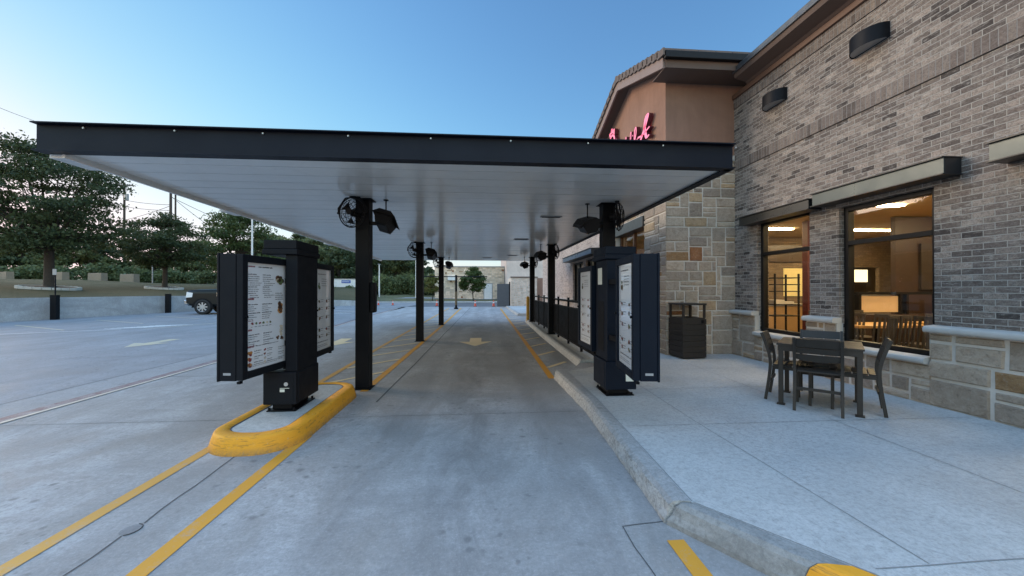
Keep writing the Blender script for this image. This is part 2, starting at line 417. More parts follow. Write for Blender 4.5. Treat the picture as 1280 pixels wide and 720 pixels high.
# ------------------------------------------------------------------ setting: ground
def flat(name, pts, z, mat):
    m = MB(); m.add([(x, y, z) for x, y in pts], [tuple(range(len(pts)))]); return m.build(name, mat, kind='structure', fix=False)
flat('ground', [(-700,-300),(700,-300),(700,900),(-700,900)], -.06, M_GRND)
flat('parking_lot', [(-40,-12),(-6.25,-12),(-6.25,6),(-6.33,17),(-6.6,44.6),(-40,44.6)], 0, M_LOT)
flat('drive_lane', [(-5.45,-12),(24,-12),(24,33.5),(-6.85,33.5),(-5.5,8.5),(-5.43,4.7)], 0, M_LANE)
flat('concrete_strip', [(-6.25,-12),(-5.45,-12),(-5.43,4.7),(-5.5,8.5),(-6.6,29),(-6.85,33.5),(-6.55,33.5),(-6.33,17),(-6.25,6)], 0, M_STRIP)
flat('road', [(-6.55,33.5),(24,33.5),(24,44.6),(-6.6,44.6)], 0, M_ROAD)

# painted markings -------------------------------------------------
def marking(name, segs, w, mat, z=.004):
    m = MB()
    for a, b in segs: m.strip(a, b, w, z)
    return m.build(name, mat, kind='structure', fix=False)
marking('lane_line', [((-1.86,-4),(-1.79,4.05))], .11, M_YEL)
marking('lane_line', [((-2.53,-4),(-2.56,3.95))], .10, M_YELL)
marking('lane_line', [((-1.74,5.75),(-1.66,15.7)),((-1.66,15.7),(-1.72,31))], .11, M_YEL)
marking('lane_line', [((-2.61,5.6),(-2.65,10)),((-2.65,10),(-2.68,31))], .10, M_YELL)
marking('lane_line', [((1.17,6.35),(1.43,30))], .11, M_YEL)
marking('hatching', [((-2.58,6.2+1.27*i),(-1.78,7.1+1.27*i)) for i in range(18)], .085, M_YELW)
marking('hatching', [((1.25,7.25+1.35*i),(1.72+.02*i,7.8+1.35*i)) for i in range(16)], .085, M_YELW)
marking('lane_line', [((1.15,-3),(1.15,2.2))], .105, M_YEL)
fl = [(-5.30,-8),(-5.38,4.7),(-5.45,8.4),(-6.0,17.2),(-6.7,31)]
marking('fire_lane_line', [((a[0]-.13,a[1]),(b[0]-.13,b[1])) for a, b in zip(fl, fl[1:])], .17, M_RED)
marking('fire_lane_line', list(zip(fl, fl[1:])), .06, M_CREAM, .008)
def arrow(name, x, y, s, mat, ang=0):
    m = MB(); P = [(0,0),(.47,.86),(.17,.84),(.17,1.7),(-.17,1.7),(-.17,.84),(-.47,.86)]
    ca, sa = math.cos(ang), math.sin(ang)
    m.add([(x+s*(p*ca-q*sa), y+s*(p*sa+q*ca), .004) for p, q in P], [(0,1,2),(0,2,5),(0,5,6),(2,3,4,5)])
    return m.build(name, mat, kind='structure', fix=False)
arrow('direction_arrow', -.20, 10.15, 1., M_YELW)
arrow('direction_arrow', -4.05, 10.4, .95, M_YELW, .05)
arrow('direction_arrow', -9.25, 10.6, 1., M_PALE, .0)
marking('parking_line', [((-16.6,13.8),(-13.6,15.5))], .1, M_WHT)
marking('parking_line', [((-15.4+i*.45,15.3+2.75*i),(-19.6+i*.55,17.6+2.75*i)) for i in range(4)], .09, M_PALE)
marking('parking_line', [((-8.1,19+2.7*i),(-12.6,20.6+2.7*i)) for i in range(6)], .1, M_WHT)
marking('parking_line', [((-12.8,15.5),(-7.2,31.5))], .1, M_PALE)
mb = MB()
for k in range(9): mb.strip((-14.4+k*.1,15.7+k*.16),(-13.2+k*.1,16.1+k*.16), .10, .004)
mb.build('accessible_marking', M_WHT, kind='structure', fix=False)
# joints / cracks
mb = MB()
def wig(a, b, w, n=14, amp=.008, z=.003):
    P = [(a[0]+(b[0]-a[0])*i/n+rnd.uniform(-amp, amp), a[1]+(b[1]-a[1])*i/n+rnd.uniform(-amp, amp)) for i in range(n+1)]
    for p, q in zip(P, P[1:]): mb.strip(p, q, w, z)
wig((-2.19,-3),(-2.18,2.5), .010, 30); wig((-2.17,2.62),(-2.21,3.6), .010, 6)
wig((-1.40,5.2),(-1.0,31), .022, 20)
wig((-5.4,4.62),(1.18,4.62), .006); wig((-5.4,10.0),(1.3,10.0), .012); wig((-5.8,15.5),(1.3,15.5), .014); wig((-5.8,21.),(1.3,21.), .016)
wig((-5.4,-.6),(1.5,-.6), .012)
wig((-5.38,7.0),(-1.6,7.0), .010)
wig((.88,2.35),(1.17,2.38), .007, 4); wig((.88,2.35),(.98,.5), .007, 10)
for p in [(-2.2,5.5),]:
    pass
mb.tube([(-2.19+.055*math.cos(R(a)), 2.56+.06*math.sin(R(a)), .003) for a in range(-80,100,12)], .0035, 4)
mb.add([(-2.19+.05*math.cos(R(a)), 2.56+.055*math.sin(R(a)), .0025) for a in range(0,360,20)], [tuple(range(18))], 1)
mb.build('pavement_joint', [M_JOINT, M_LOT], kind='structure', fix=False)
mb = MB(); wig((-6.29,-9),(-6.27,6), .012, 12); wig((-6.27,6),(-6.33,17), .012, 12)
for i in range(6): wig((-22,2+5.4*i),(-6.3,4+5.4*i), .012, 10)
for i in range(3): wig((-10.5-4.5*i,-8),(-10.7-4.5*i,34), .012, 12)
mb.build('parking_lot_joint', M_JOINT, kind='structure', fix=False)

# sidewalk and kerbs ------------------------------------------------
def kerb(name, outer, inner, h, mat, n=24, rough=.006, z0=-.02, batter=.035, paint=None):
    m = MB()
    def sub(pl):
        o = []
        for a, b in zip(pl, pl[1:]):
            L = math.hypot(b[0]-a[0], b[1]-a[1]); k = max(1, int(L/.05))
            for i in range(k): o.append((a[0]+(b[0]-a[0])*i/k, a[1]+(b[1]-a[1])*i/k))
        o.append(pl[-1]); return o
    # use same parameterisation for both lines
    O = []; I = []
    for (a, b), (c, d) in zip(zip(outer, outer[1:]), zip(inner, inner[1:])):
        L = math.hypot(b[0]-a[0], b[1]-a[1]); k = max(1, int(L/.06))
        for i in range(k):
            t = i/k
            O.append((a[0]+(b[0]-a[0])*t, a[1]+(b[1]-a[1])*t)); I.append((c[0]+(d[0]-c[0])*t, c[1]+(d[1]-c[1])*t))
    O.append(outer[-1]); I.append(inner[-1])
    rows = []
    for i, (p, q) in enumerate(zip(O, I)):
        dx, dy = q[0]-p[0], q[1]-p[1]; L = math.hypot(dx, dy); dx /= L; dy /= L
        def nz(k, z): return rough*1.6*mnoise.noise(Vector((p[0]*6+k, p[1]*6, z*30)))
        prof = [(0, z0), (.004+nz(1,0), .03), (.4*batter+nz(2,.05), h*.45), (batter*.8+nz(3,.1), h*.8), (batter+.022, h-.004+nz(4,.1)*.3), (batter+.06, h), (L, h), (L, z0)]
        rows.append([(p[0]+dx*t, p[1]+dy*t, z) for t, z in prof])
    k = len(rows[0]); vs = [v for r in rows for v in r]; fs = []
    for i in range(len(rows)-1):
        for j in range(k): fs.append((i*k+j, i*k+(j+1)%k, (i+1)*k+(j+1)%k, (i+1)*k+j))
    m.add(vs, fs, 0, False); m.add(rows[0], [tuple(range(k))]); m.add(rows[-1], [tuple(reversed(range(k)))])
    return m.build(name, mat, kind='structure')
kerb('sidewalk_kerb', [(1.20,6.35),(1.26,4.6),(1.165,2.37)], [(1.40,6.22),(1.41,4.6),(1.325,2.34)], .15, M_KERB, rough=.009)
kerb('sidewalk_kerb', [(1.172,2.352),(1.50,1.88),(1.563,1.793)], [(1.332,2.325),(1.765,1.78),(1.797,1.738)], .147, M_KERBS, batter=.07)
kerb('painted_kerb', [(1.567,1.787),(2.45,.6),(4.0,-1.4)], [(1.802,1.732),(2.75,.55),(4.3,-1.4)], .150, M_YELI, batter=.07)
kerb('walk_kerb', [(1.97,17.6),(1.86,12),(1.84,7.2)], [(2.13,17.6),(2.02,12),(2.0,7.24)], .15, M_KERB)
def slab(name, pts, z, mat, depth=.2):
    m = MB(); n = len(pts)
    m.add([(x,y,z) for x,y in pts]+[(x,y,z-depth) for x,y in pts], [tuple(range(n)), tuple(reversed(range(n,2*n)))]+[(i,(i+1)%n,n+(i+1)%n,n+i) for i in range(n)])
    return m.build(name, mat, kind='structure')
slab('sidewalk', [(1.328,2.34),(1.412,4.6),(1.402,6.22),(2.0,6.6),(2.6,7.0),(2.6,9.0),(8,9.0),(8,-1.38),(4.3,-1.38),(2.752,.55),(1.862,1.66)], .146, M_WALK)
slab('walkway', [(2.002,7.24),(2.022,12),(2.132,17.6),(3.9,17.6),(3.9,9.01),(2.598,9.01),(2.598,7.10)], .147, M_WALK)
slab('pavement_ramp', [(1.42,6.24),(2.0,6.61),(2.58,7.0),(2.58,7.08),(1.86,7.18)], .10, M_LANE)
kerb('walk_kerb', [(1.93,32.2),(1.98,21.5)], [(2.1,32.2),(2.15,21.5)], .15, M_KERB)
slab('walkway', [(2.152,21.5),(2.102,32.2),(6,32.2),(6,21.5)], .147, M_WALK)
mb = MB(); zj = .1482
wig((2.21,5.07),(2.18,3.74), .0065, 8, .003, zj); wig((2.18,3.74),(2.2,1.72), .0065, 8, .003, zj)
wig((1.42,3.68),(5.2,3.66), .0065, 12, .003, zj); wig((1.9,1.71),(5.2,1.74), .0065, 12, .003, zj)
wig((3.63,3.75),(3.5,-1), .0065, 8, .003, zj); wig((3.66,4.0),(3.8,7.6), .0065, 8, .003, zj); wig((2.21,5.07),(2.2,6.6), .0065, 5, .003, zj)
wig((2.2,5.02),(5.2,5.05), .0065, 8, .003, zj); wig((1.42,6.2),(5.2,6.3), .0065, 8, .003, zj)
mb.strip((1.409,6.2),(1.418,4.6), .0065, zj); mb.strip((1.418,4.6),(1.337,2.345), .0065, zj); mb.strip((1.34,2.335),(1.87,1.665), .0065, zj)
mb.build('sidewalk_joint', M_JOINTW, kind='structure', fix=False)

# island --------------------------------------------------------------
isl = thing('traffic_island', 'rounded concrete drive-through island with bright yellow painted kerb under the left menu board', 'traffic island', (-2.19,4.70,0))
def rrect(hx, hy, r, n=8):
    P = []
    for sx, sy, a0 in ((1,1,0),(-1,1,90),(-1,-1,180),(1,-1,270)):
        for i in range(n+1):
            a = R(a0+90*i/n); P.append((sx*(hx-r)+r*math.cos(a), sy*(hy-r)+r*math.sin(a)))
    return P
def loft(m, rings, mi=0, smooth=True, captop=True):
    k = len(rings[0]); vs = [v for r in rings for v in r]; fs = []
    for i in range(len(rings)-1):
        for j in range(k): fs.append((i*k+j, i*k+(j+1)%k, (i+1)*k+(j+1)%k, (i+1)*k+j))
    m.add(vs, fs, mi, smooth)
    if captop: m.add(rings[-1], [tuple(range(k))], mi)
m = MB(); base = rrect(.445, 1.10, .40, 12)
def inset(P, d, z):
    hx, hy = .445-d, 1.10-d; return [(x, y, z+.004*mnoise.noise(Vector((x*5,y*5,z*20)))) for x, y in rrect(hx, hy, max(.05, .40-d), 12)]
loft(m, [inset(base,0,-.02), inset(base,.006,.02), inset(base,.026,.09), inset(base,.040,.132), inset(base,.047,.146), inset(base,.058,.153), inset(base,.070,.155), inset(base,.168,.156), inset(base,.172,.14)], 0, True, False)
m.build('island_kerb', M_YELI, isl)
m = MB(); loft(m, [inset(base,.172,.12), inset(base,.182,.146)], 0, False); m.build('island_slab', M_WALK, isl)
m = MB(); m.tube([(x,y,.147) for x,y,_ in inset(base,.178,0)], .006, 4, 0, True); m.build('joint_seal', M_JOINT, isl)
m = MB(); m.bar((-.16,-1.062,.03),(-.13,-.94,.1555), .008, .01); m.build('kerb_crack', M_JOINT, isl)

# ------------------------------------------------------------------ menu boards
def menu_print(m, w, h, seed, left=True):
    """word-shaped marks and food pictures on a w x h sheet, local u (0..w) v (0..h)"""
    r = random.Random(seed); Q = []
    def word(u, v, L, hh, mi):
        x = u
        while x < u+L:
            cw = hh*r.uniform(.35, .75); hx = hh*r.choice([.7, .7, 1, .75])
            Q.append((x, v, x+cw*.78, v+hx, mi)); x += cw
    def line(u, v, L, hh, mi=0):
        x = u
        while x < u+L-hh*2:
            wl = min(hh*r.uniform(2, 6), u+L-x); word(x, v, wl, hh, mi); x += wl+hh*.8
    def pic(u, v, s, cols):
        for k in range(9):
            a = r.uniform(0, 6.28); d = s*r.uniform(0, .55); q = s*r.uniform(.22, .5)
            n = 9; cx, cy = u+d*math.cos(a), v+d*.7*math.sin(a)
            m.add([(cx+q*math.cos(6.28*i/n), cy+q*.75*math.sin(6.28*i/n), .0012+.0002*k) for i in range(n)], [tuple(range(n))], r.choice(cols))
    return Q, line, pic, r
def menu_sheet(seed, style):
    m = MB(); w, h = .59, 1.06
    Q, line, pic, r = menu_print(m, w, h, seed)
    if style == 0:
        line(.03, h-.045, .10, .018, 1); line(.17, h-.045, .2, .016)
        y = h-.12
        for blk in range(2):
            for cx in (.03, .23):
                yy = y
                line(cx, yy, .12, .011)
                for k in range(5): yy -= .021; line(cx+(.02 if k > 2 else 0), yy, r.uniform(.10, .17), .008)
            y -= .125
        for k in range(4): line(.42, h-.31-.022*k, .13, .009)
        pic(.50, h-.16, .085, (2, 6, 5, 4)); pic(.47, h-.16, .05, (2, 6))
        line(.03, y, .11, .024, 1); y -= .05
        for blk in range(2):
            for cx in (.03, .22):
                line(cx, y, .16, .011)
                for k in range(3): line(cx, y-.02*(k+1), r.uniform(.08, .13), .007)
            y -= .085
        for q_ in (.16,.13,.10): pic(.50, y+q_, .06, (3, 2, 3, 6))
        line(.03, y+.01, .07, .009, 1)
        for k in range(6): pic(.085+.052*k, y-.015, .022, ((1,),(4,),(1,2),(4,),(5,),(4,2))[k]); line(.065+.052*k, y-.05, .035, .007)
        y -= .085; line(.03, y, .10, .024, 1); y -= .045
        for blk in range(2):
            for cx in (.03, .24):
                line(cx, y, .15, .011)
                for k in range(2): line(cx, y-.02*(k+1), r.uniform(.08, .14), .007)
            y -= .07
        for q_ in (.10,.13,.16,.19): pic(.52, y+q_, .04, (5, 7, 5))
        pic(.46, y+.075, .035, (2, 6)); pic(.53, y+.065, .04, (2, 6))
        line(.0, y+.02, .11, .026, 1); line(.14, y+.025, .33, .008)
        y -= .035
        for k in range(3):
            pic(.055, y-.055*k, .042, (2, 3, 1)); line(.11, y-.055*k+.01, .12, .010); line(.11, y-.055*k-.01, .08, .007)
            line(.30, y-.055*k+.01, .09, .009); line(.30, y-.055*k-.008, .07, .007); line(.47, y-.055*k, .11, .009); line(.47, y-.055*k-.02, .08, .007)
        for k in range(4): pic(.265, y-.042*k+.01, .024, ((1,),(1,2),(5,7),(5,))[k])
        line(.42, y, .015, .05, 0); line(.42, y-.09, .012, .04, 4)
        line(.03, .045, .5, .006); line(.03, .03, .42, .006)
    else:
        line(.08, h-.07, .3, .014)
        for k in range(4): line(.22, h-.13-.03*k, .2, .009)
        line(.09, h-.25, .02, .12, 0); pic(.13, h-.24, .06, (4, 2, 6)); pic(.13, h-.19, .035, (4, 0))
        for yb in (h-.42, h-.52, h-.64, h-.80, h-.88):
            for cx in (.14, .42): pic(cx, yb, .045, (1, 2, 4, 6)); line(cx+.05, yb+.015, .10, .009); line(cx+.05, yb-.01, .08, .007)
            line(.03, yb+.02, .07, .010)
        line(.05, .10, .45, .012); line(.05, .06, .4, .007); line(.05, .04, .42, .007)
    for a, b, c, d, mi in Q:
        if b < .01 or d > h-.01 or c > w-.01: continue
        m.quad((a,b,.001),(c,b,.001),(c,d,.001),(a,d,.001), mi)
    return m
P_TXT = plain('print_black', (.045, .045, .05), .5); P_RED = plain('print_red', (.20, .03, .04), .5); P_BRN = plain('print_brown', (.12, .06, .03), .5)
P_ORG = plain('print_orange', (.42, .19, .05), .5); P_GRN = plain('print_green', (.10, .15, .06), .5); P_CRM = plain('print_cream', (.55, .47, .35), .5)
P_DRK = plain('print_dark_brown', (.05, .025, .015), .5); P_GRY = plain('print_grey', (.35, .35, .34), .5)
PRN = [P_TXT, P_RED, P_BRN, P_ORG, P_GRN, P_CRM, P_DRK, P_GRY]
def sheet_mat():
    M = Mat('menu_sheet'); o = M.obj()
    M.P(Base_Color=M.mix(M.noise(o, 3, 4), (.62, .64, .66), (.70, .71, .72)), Roughness=.35, Coat_Weight=.9, Coat_Roughness=.03, Specular_IOR_Level=.5); return M.m
M_SHEET = sheet_mat()
def cabinet(parent, a, b, out, z0, z1, metal, seed, style, seal):
    """menu cabinet whose glazed face runs from plan point a to b (local), body extends along -out"""
    a = Vector((a[0], a[1], 0)); b = Vector((b[0], b[1], 0)); u = (b-a).normalized(); w = (b-a).length
    o = Vector((out[0], out[1], 0)); o = (o-u*o.dot(u)).normalized(); up = Vector((0,0,1))
    if u.cross(up).dot(o) < 0: a, b, u = b, a, -u
    def P(s, t, z): return a+u*s-o*t+up*z     # s along, t behind the face
    m = MB()
    def bx(s0, s1, t0, t1, za, zb, mi=0):
        vs = [P(s0,t0,za),P(s1,t0,za),P(s1,t1,za),P(s0,t1,za),P(s0,t0,zb),P(s1,t0,zb),P(s1,t1,zb),P(s0,t1,zb)]
        m.add(vs, [(3,2,1,0),(4,5,6,7),(0,1,5,4),(1,2,6,5),(2,3,7,6),(3,0,4,7)], mi)
    D = .215; g = .075
    bx(-g, w+g, .055, D, z0-g, z1+g)                       # main body
    bx(-g-.006, w+g+.006, D+.001, D+.022, z0-g-.006, z1+g+.006)  # back lid
    body = m.build('cabinet_body', metal, parent, .006)
    m = MB()
    bx(-g+.004, 0, -.012, .052, z0-g+.004, z1+g-.004); bx(w, w+g-.004, -.012, .052, z0-g+.004, z1+g-.004)
    bx(.0005, w-.0005, -.012, .052, z1, z1+g-.004); bx(.0005, w-.0005, -.012, .052, z0-g+.004, z0)
    m.build('cabinet_door', metal, body, .005)
    m = MB(); m.quad(P(0,.012,z0), P(w,.012,z0), P(w,.012,z1), P(0,.012,z1)); sh = m.build('menu_sheet', M_SHEET, body)
    m = menu_sheet(seed, style); k = w/.59; kz = (z1-z0)/1.06
    m.v = [tuple(P(p[0]*k, .012-p[2], z0+p[1]*kz)) for p in m.v]
    m.build('menu_print', PRN, body, fix=False)
    m = MB(); bx(-g+.01, -g+.05, .02, .05, z0-g-.03, z0-g-.007); m.build('latch', M_BLACK, body)
    m = MB(); bx(w+g-.05, w+g-.01, .02, .05, z0-g-.03, z0-g-.007); m.build('latch', M_BLACK, body)
    for sl_ in (-.03, w+.03):
        m = MB(); m.cyl(P(sl_,-.0125,(z0+z1)/2), P(sl_,-.03,(z0+z1)/2), .013, n=12); m.build('lock', M_BLACK, body)
    # maker plate on the end that faces the lane's near end
    e0 = P(-g-.0012, .10, z0-g+.075); s_ = -1
    if P(-g,0,0).y > P(w+g,0,0).y: e = lambda t, z: P(w+g+.0012, t, z)
    else: e = lambda t, z: P(-g-.0012, t, z)
    m = MB(); m.quad(e(.10,z0-g+.055), e(.175,z0-g+.055), e(.175,z0-g+.078), e(.10,z0-g+.078)); m.build('maker_plate', seal, body, fix=False)
    return body, P
def menu_station(name, label, loc, px, metal, sgn, nearA, nearB, farA, farB, seed, shx, arms):
    t = thing(name, label, 'menu board', loc)
    x0, x1, y0, y1 = px
    m = MB()
    m.box(shx[0], shx[1], y0+.03, y1-.03, .44, 1.74)
    m.box(x0-.012, x1+.012, y0-.012, y1+.012, 1.74, 1.80)
    m.box(x0, x1, y0, y1, 1.801, 1.90)
    m.build('pedestal_shaft', metal, t, .008)
    m = MB(); m.box(x0, x1, y0, y1, .085, .44); m.box(x0-.006, x1+.006, y0+.04, y1-.04, .1, .43); m.build('pedestal_base', metal, t, .008)
    m = MB(); m.box(x0+.06, x1-.08, y0+.08, y1-.1, .012, .085); m.build('pedestal_foot', M_BLACK, t, .006)
    m = MB(); m.box(x0+.02, x1-.02, y0+.03, y1-.05, 0, .012); m.build('base_plate', M_BLACK, t)
    for bx_ in (x0+.04, x1-.045):
        for by in (y0+.05, y1-.075):
            fo = MB(); fo.cyl((bx_,by,.012),(bx_,by,.04), .014, n=6); fo.build('anchor_bolt', M_BLACK, t)
    za, zb = .555, 1.62
    b1, P1 = cabinet(t, nearA, nearB, (sgn, 0), za, zb, metal, seed, 0 if sgn > 0 else 1, M_GREYM)
    b2, P2 = cabinet(t, farA, farB, (sgn, 0), za, zb, metal, seed+1, 1, M_GREYM)
    # carrying arms from the pedestal into both cabinets
    for (ax0, ax1, ay0, ay1) in arms:
        for zz in (.75, 1.45):
            m = MB(); m.box(ax0, ax1, ay0, ay1, zz-.03, zz+.03); m.build('carrying_arm', M_BLACK, t)
    return t
tL = menu_station('menu_board', 'black drive-through menu board on the yellow kerbed island, two white menu panels on a pedestal', (-2.2,4.5,.148),
    (-.20,.15,-.12,.46), M_CHAR, 1, (-.075,-.62), (-.005,-.02), (.085,.55), (.075,1.06), 5, (.02,.148), ((-.16,.05,-.03,.03),(.03,.07,.40,.52)))
M_CHARX = M_CHAR
# details of the left pedestal
m = MB(); m.box(-.145,.12,-.1245,-.1205,.11,.40); m.build('access_panel', M_CHAR, tL, .004)
m = MB(); m.cyl((.045,-.1247,.31),(.045,-.128,.31), .022, n=16); m.build('round_badge', M_SILV, tL)
m = MB(); m.quad((-.02,-.1248,.225),(.03,-.1248,.225),(.03,-.1248,.255),(-.02,-.1248,.255)); m.quad((-.02,-.1249,.263),(.08,-.1249,.263),(.08,-.1249,.269),(-.02,-.1249,.269)); m.build('sticker', M_STICK, tL, fix=False)
tR = menu_station('menu_board', 'navy blue drive-through menu board on the right sidewalk, under the canopy column and fan', (1.75,4.95,.148),
    (-.20,.20,-.25,.28), M_NAVY, -1, (-.30,-1.36), (-.225,-.76), (-.21,.37), (-.22,.95), 9, (-.17,.15), ((-.15,-.07,-.75,-.2),(-.12,-.04,.22,.36)))
m = MB(); m.quad((-.1722,-.02,1.42),(-.1722,.16,1.42),(-.1722,.16,1.64),(-.1722,-.02,1.64)); m.build('notice_sheet', M_STICK, tR, fix=False)
m = MB(); m.quad((.06,-.2525,.19),(.165,-.2525,.19),(.165,-.2525,.295),(.06,-.2525,.295)); m.build('sticker', M_STICK, tR, fix=False)
m = MB(); m.box(-.1755,-.171,-.10,.14,.55,1.20); m.build('side_panel', M_BLACK, tR, .003)

# ------------------------------------------------------------------ canopy
CZ = 2.87
can = thing('canopy', 'long flat drive-through canopy with black fascia and glossy white metal underside', 'canopy', (0,0,0))
A = (-4.33,4.03); B = (2.79,4.03); Cc = (2.74,17.95); D = (-4.80,17.95)
m = MB()
# ribbed soffit: a sheet with small grooves across
ys = []; y = 4.1
m2 = MB()
NP = 42
def xl(y): return A[0]+(D[0]-A[0])*(y-4.03)/13.92
def xr(y): return B[0]+(Cc[0]-B[0])*(y-4.03)/13.92
for i in range(NP):
    ya = 4.1+13.78*i/NP; yb = 4.1+13.78*(i+1)/NP-.009
    dz = rnd.uniform(-.0012, .0012)
    z = CZ+dz; tl = rnd.uniform(-.0010, .0010)
    m2.add([(xl(ya)+.1,ya,z),(xr(ya)-.05,ya,z),(xr(yb)-.05,yb,z+tl),(xl(yb)+.1,yb,z+tl)], [(0,3,2,1)])
    m2.add([(xl(ya)+.1,ya,z),(xr(ya)-.05,ya,z),(xr(ya)-.05,ya,z+.007),(xl(ya)+.1,ya,z+.007)], [(0,1,2,3)], 1)
    m2.add([(xl(yb)+.1,yb,z+tl),(xr(yb)-.05,yb,z+tl),(xr(yb)-.05,yb,z+.007),(xl(yb)+.1,yb,z+.007)], [(0,3,2,1)])
    m2.add([(xl(yb)+.1,yb,z+.007),(xr(yb)-.05,yb,z+.007),(xr(yb)-.05,yb+.009,z+.007),(xl(yb)+.1,yb+.009,z+.007)], [(0,3,2,1)])
m2.build('soffit', [M_SOF, plain('seam_shade', (.27, .27, .265), .6)], can, fix=False)
m = MB(); m.add([(A[0]+.02,4.08,CZ+.03),(B[0]-.02,4.08,CZ+.03),(Cc[0]-.02,17.9,CZ+.03),(D[0]+.02,17.9,CZ+.03),(A[0]+.02,4.08,CZ+.22),(B[0]-.02,4.08,CZ+.22),(Cc[0]-.02,17.9,CZ+.22),(D[0]+.02,17.9,CZ+.22)],
    [(3,2,1,0),(4,5,6,7),(0,1,5,4),(1,2,6,5),(2,3,7,6),(3,0,4,7)]); m.build('roof_deck', M_GREYM, can)
def channel(name, p, q, outn, z0, z1, mat, lip=.06):
    """C-shaped edge beam from p to q, flanges sticking out along outn"""
    m = MB(); p = Vector((*p,0)); q = Vector((*q,0)); n = Vector((*outn,0))
    def bx(t0, t1, za, zb):
        vs = [p+n*t0,q+n*t0,q+n*t1,p+n*t1]; vs = [v+Vector((0,0,za)) for v in vs]+[v+Vector((0,0,zb)) for v in vs]
        m.add(vs, [(3,2,1,0),(4,5,6,7),(0,1,5,4),(1,2,6,5),(2,3,7,6),(3,0,4,7)])
    bx(-.03, 0, z0+.008, z1-.008); bx(-.03, lip, z1-.0075, z1+.004); bx(-.08, lip*.8, z0-.004, z0+.0075)
    return m.build(name, mat, can)
channel('fascia', (A[0]+.0,4.05), (B[0],4.05), (0,-1), CZ-.02, CZ+.245, M_FASC)
channel('fascia', (B[0],4.06), (Cc[0],17.95), (1,0), CZ-.02, CZ+.245, M_FASC, .03)
channel('fascia', (A[0]+.03,4.06), (D[0]+.03,17.95), (-1,0), CZ+.05, CZ+.245, M_FASC, .03)
channel('fascia', (D[0]+.06,17.96), (Cc[0]-.06,17.96), (0,1), CZ+.0, CZ+.245, M_WHITE, .02)
# gutter along the left edge + scupper boxes and downspout
m = MB()
pA = Vector((A[0],4.12,0)); pD = Vector((D[0],17.9,0))
def gut(t0, t1, za, zb):
    vs = [pA+Vector((t0,0,0)),pD+Vector((t0,0,0)),pD+Vector((t1,0,0)),pA+Vector((t1,0,0))]; vs = [v+Vector((0,0,za)) for v in vs]+[v+Vector((0,0,zb)) for v in vs]
    m.add(vs, [(3,2,1,0),(4,5,6,7),(0,1,5,4),(1,2,6,5),(2,3,7,6),(3,0,4,7)])
gut(.03, .16, CZ-.02, CZ+.05); gut(.161, .185, CZ-.06, CZ+.01)
m.build('gutter', M_SOF, can)
for yy in (4.3, 6.9, 11.5, 16.5):
    m = MB(); x = xl(yy); m.box(x+.02, x+.15, yy-.15, yy+.25, CZ-.055, CZ-.021); m.build('scupper', M_WHITE, can, .004)
for i in range(9):
    x = -3.9+.84*i; m = MB(); m.cyl((x,4.052-.004,CZ+.215),(x,4.035,CZ+.215), .009, n=8); m.build('bolt', M_SILV, can)
for (lx, ly) in ((1.05,10.3),(1.28,7.05),(1.2,15.2),(.2,16.4)):
    m = MB(); m.box(lx-.2, lx+.2, ly-.06, ly+.06, CZ-.016, CZ-.0025); l = m.build('light_trim', M_GREYM, can, .003)
    m = MB(); m.box(lx-.17, lx+.17, ly-.035, ly+.035, CZ-.020, CZ-.0165); m.build('light_slot', M_BLACK, l)

# columns, fans, heaters ----------------------------------------------
COLS = [(-1.80,5.97,'left','nearest','behind the yellow island'),(-1.82,11.3,'left','middle','beside the direction arrow'),(-1.74,16.35,'left','farthest','at the far end of the canopy'),
        (2.0,5.98,'right','nearest','behind the navy menu board'),(2.10,11.5,'right','middle','along the black railing'),(2.10,16.0,'right','farthest','by the yellow bollard')]
def column(x, y, z0):
    m = MB(); h = CZ-z0
    m.box(-.1,.1,-.1,.1,.014,h-.012); m.box(-.15,.15,-.15,.15,h-.011,h-.002)
    return m, z0
for (x, y, side, nth, by) in COLS:
    z0 = 0 if side == 'left' else (.147 if y > 6.9 else .10)
    t = thing('canopy_column', f'{nth} square black steel column of the {side} canopy row, {by}', 'column', (x,y,z0), group='canopy columns')
    h = CZ-z0
    m = MB(); m.box(-.1,.1,-.1,.1,.012,h-.011); m.build('post', M_BLACK, t, .006)
    m = MB(); m.box(-.14,.14,-.14,.14,h-.0105,h-.003); m.build('cap_plate', M_BLACK, t)
    m = MB(); m.box(-.13,.13,-.13,.13,0,.0115); m.build('base_plate', M_BLACK, t)
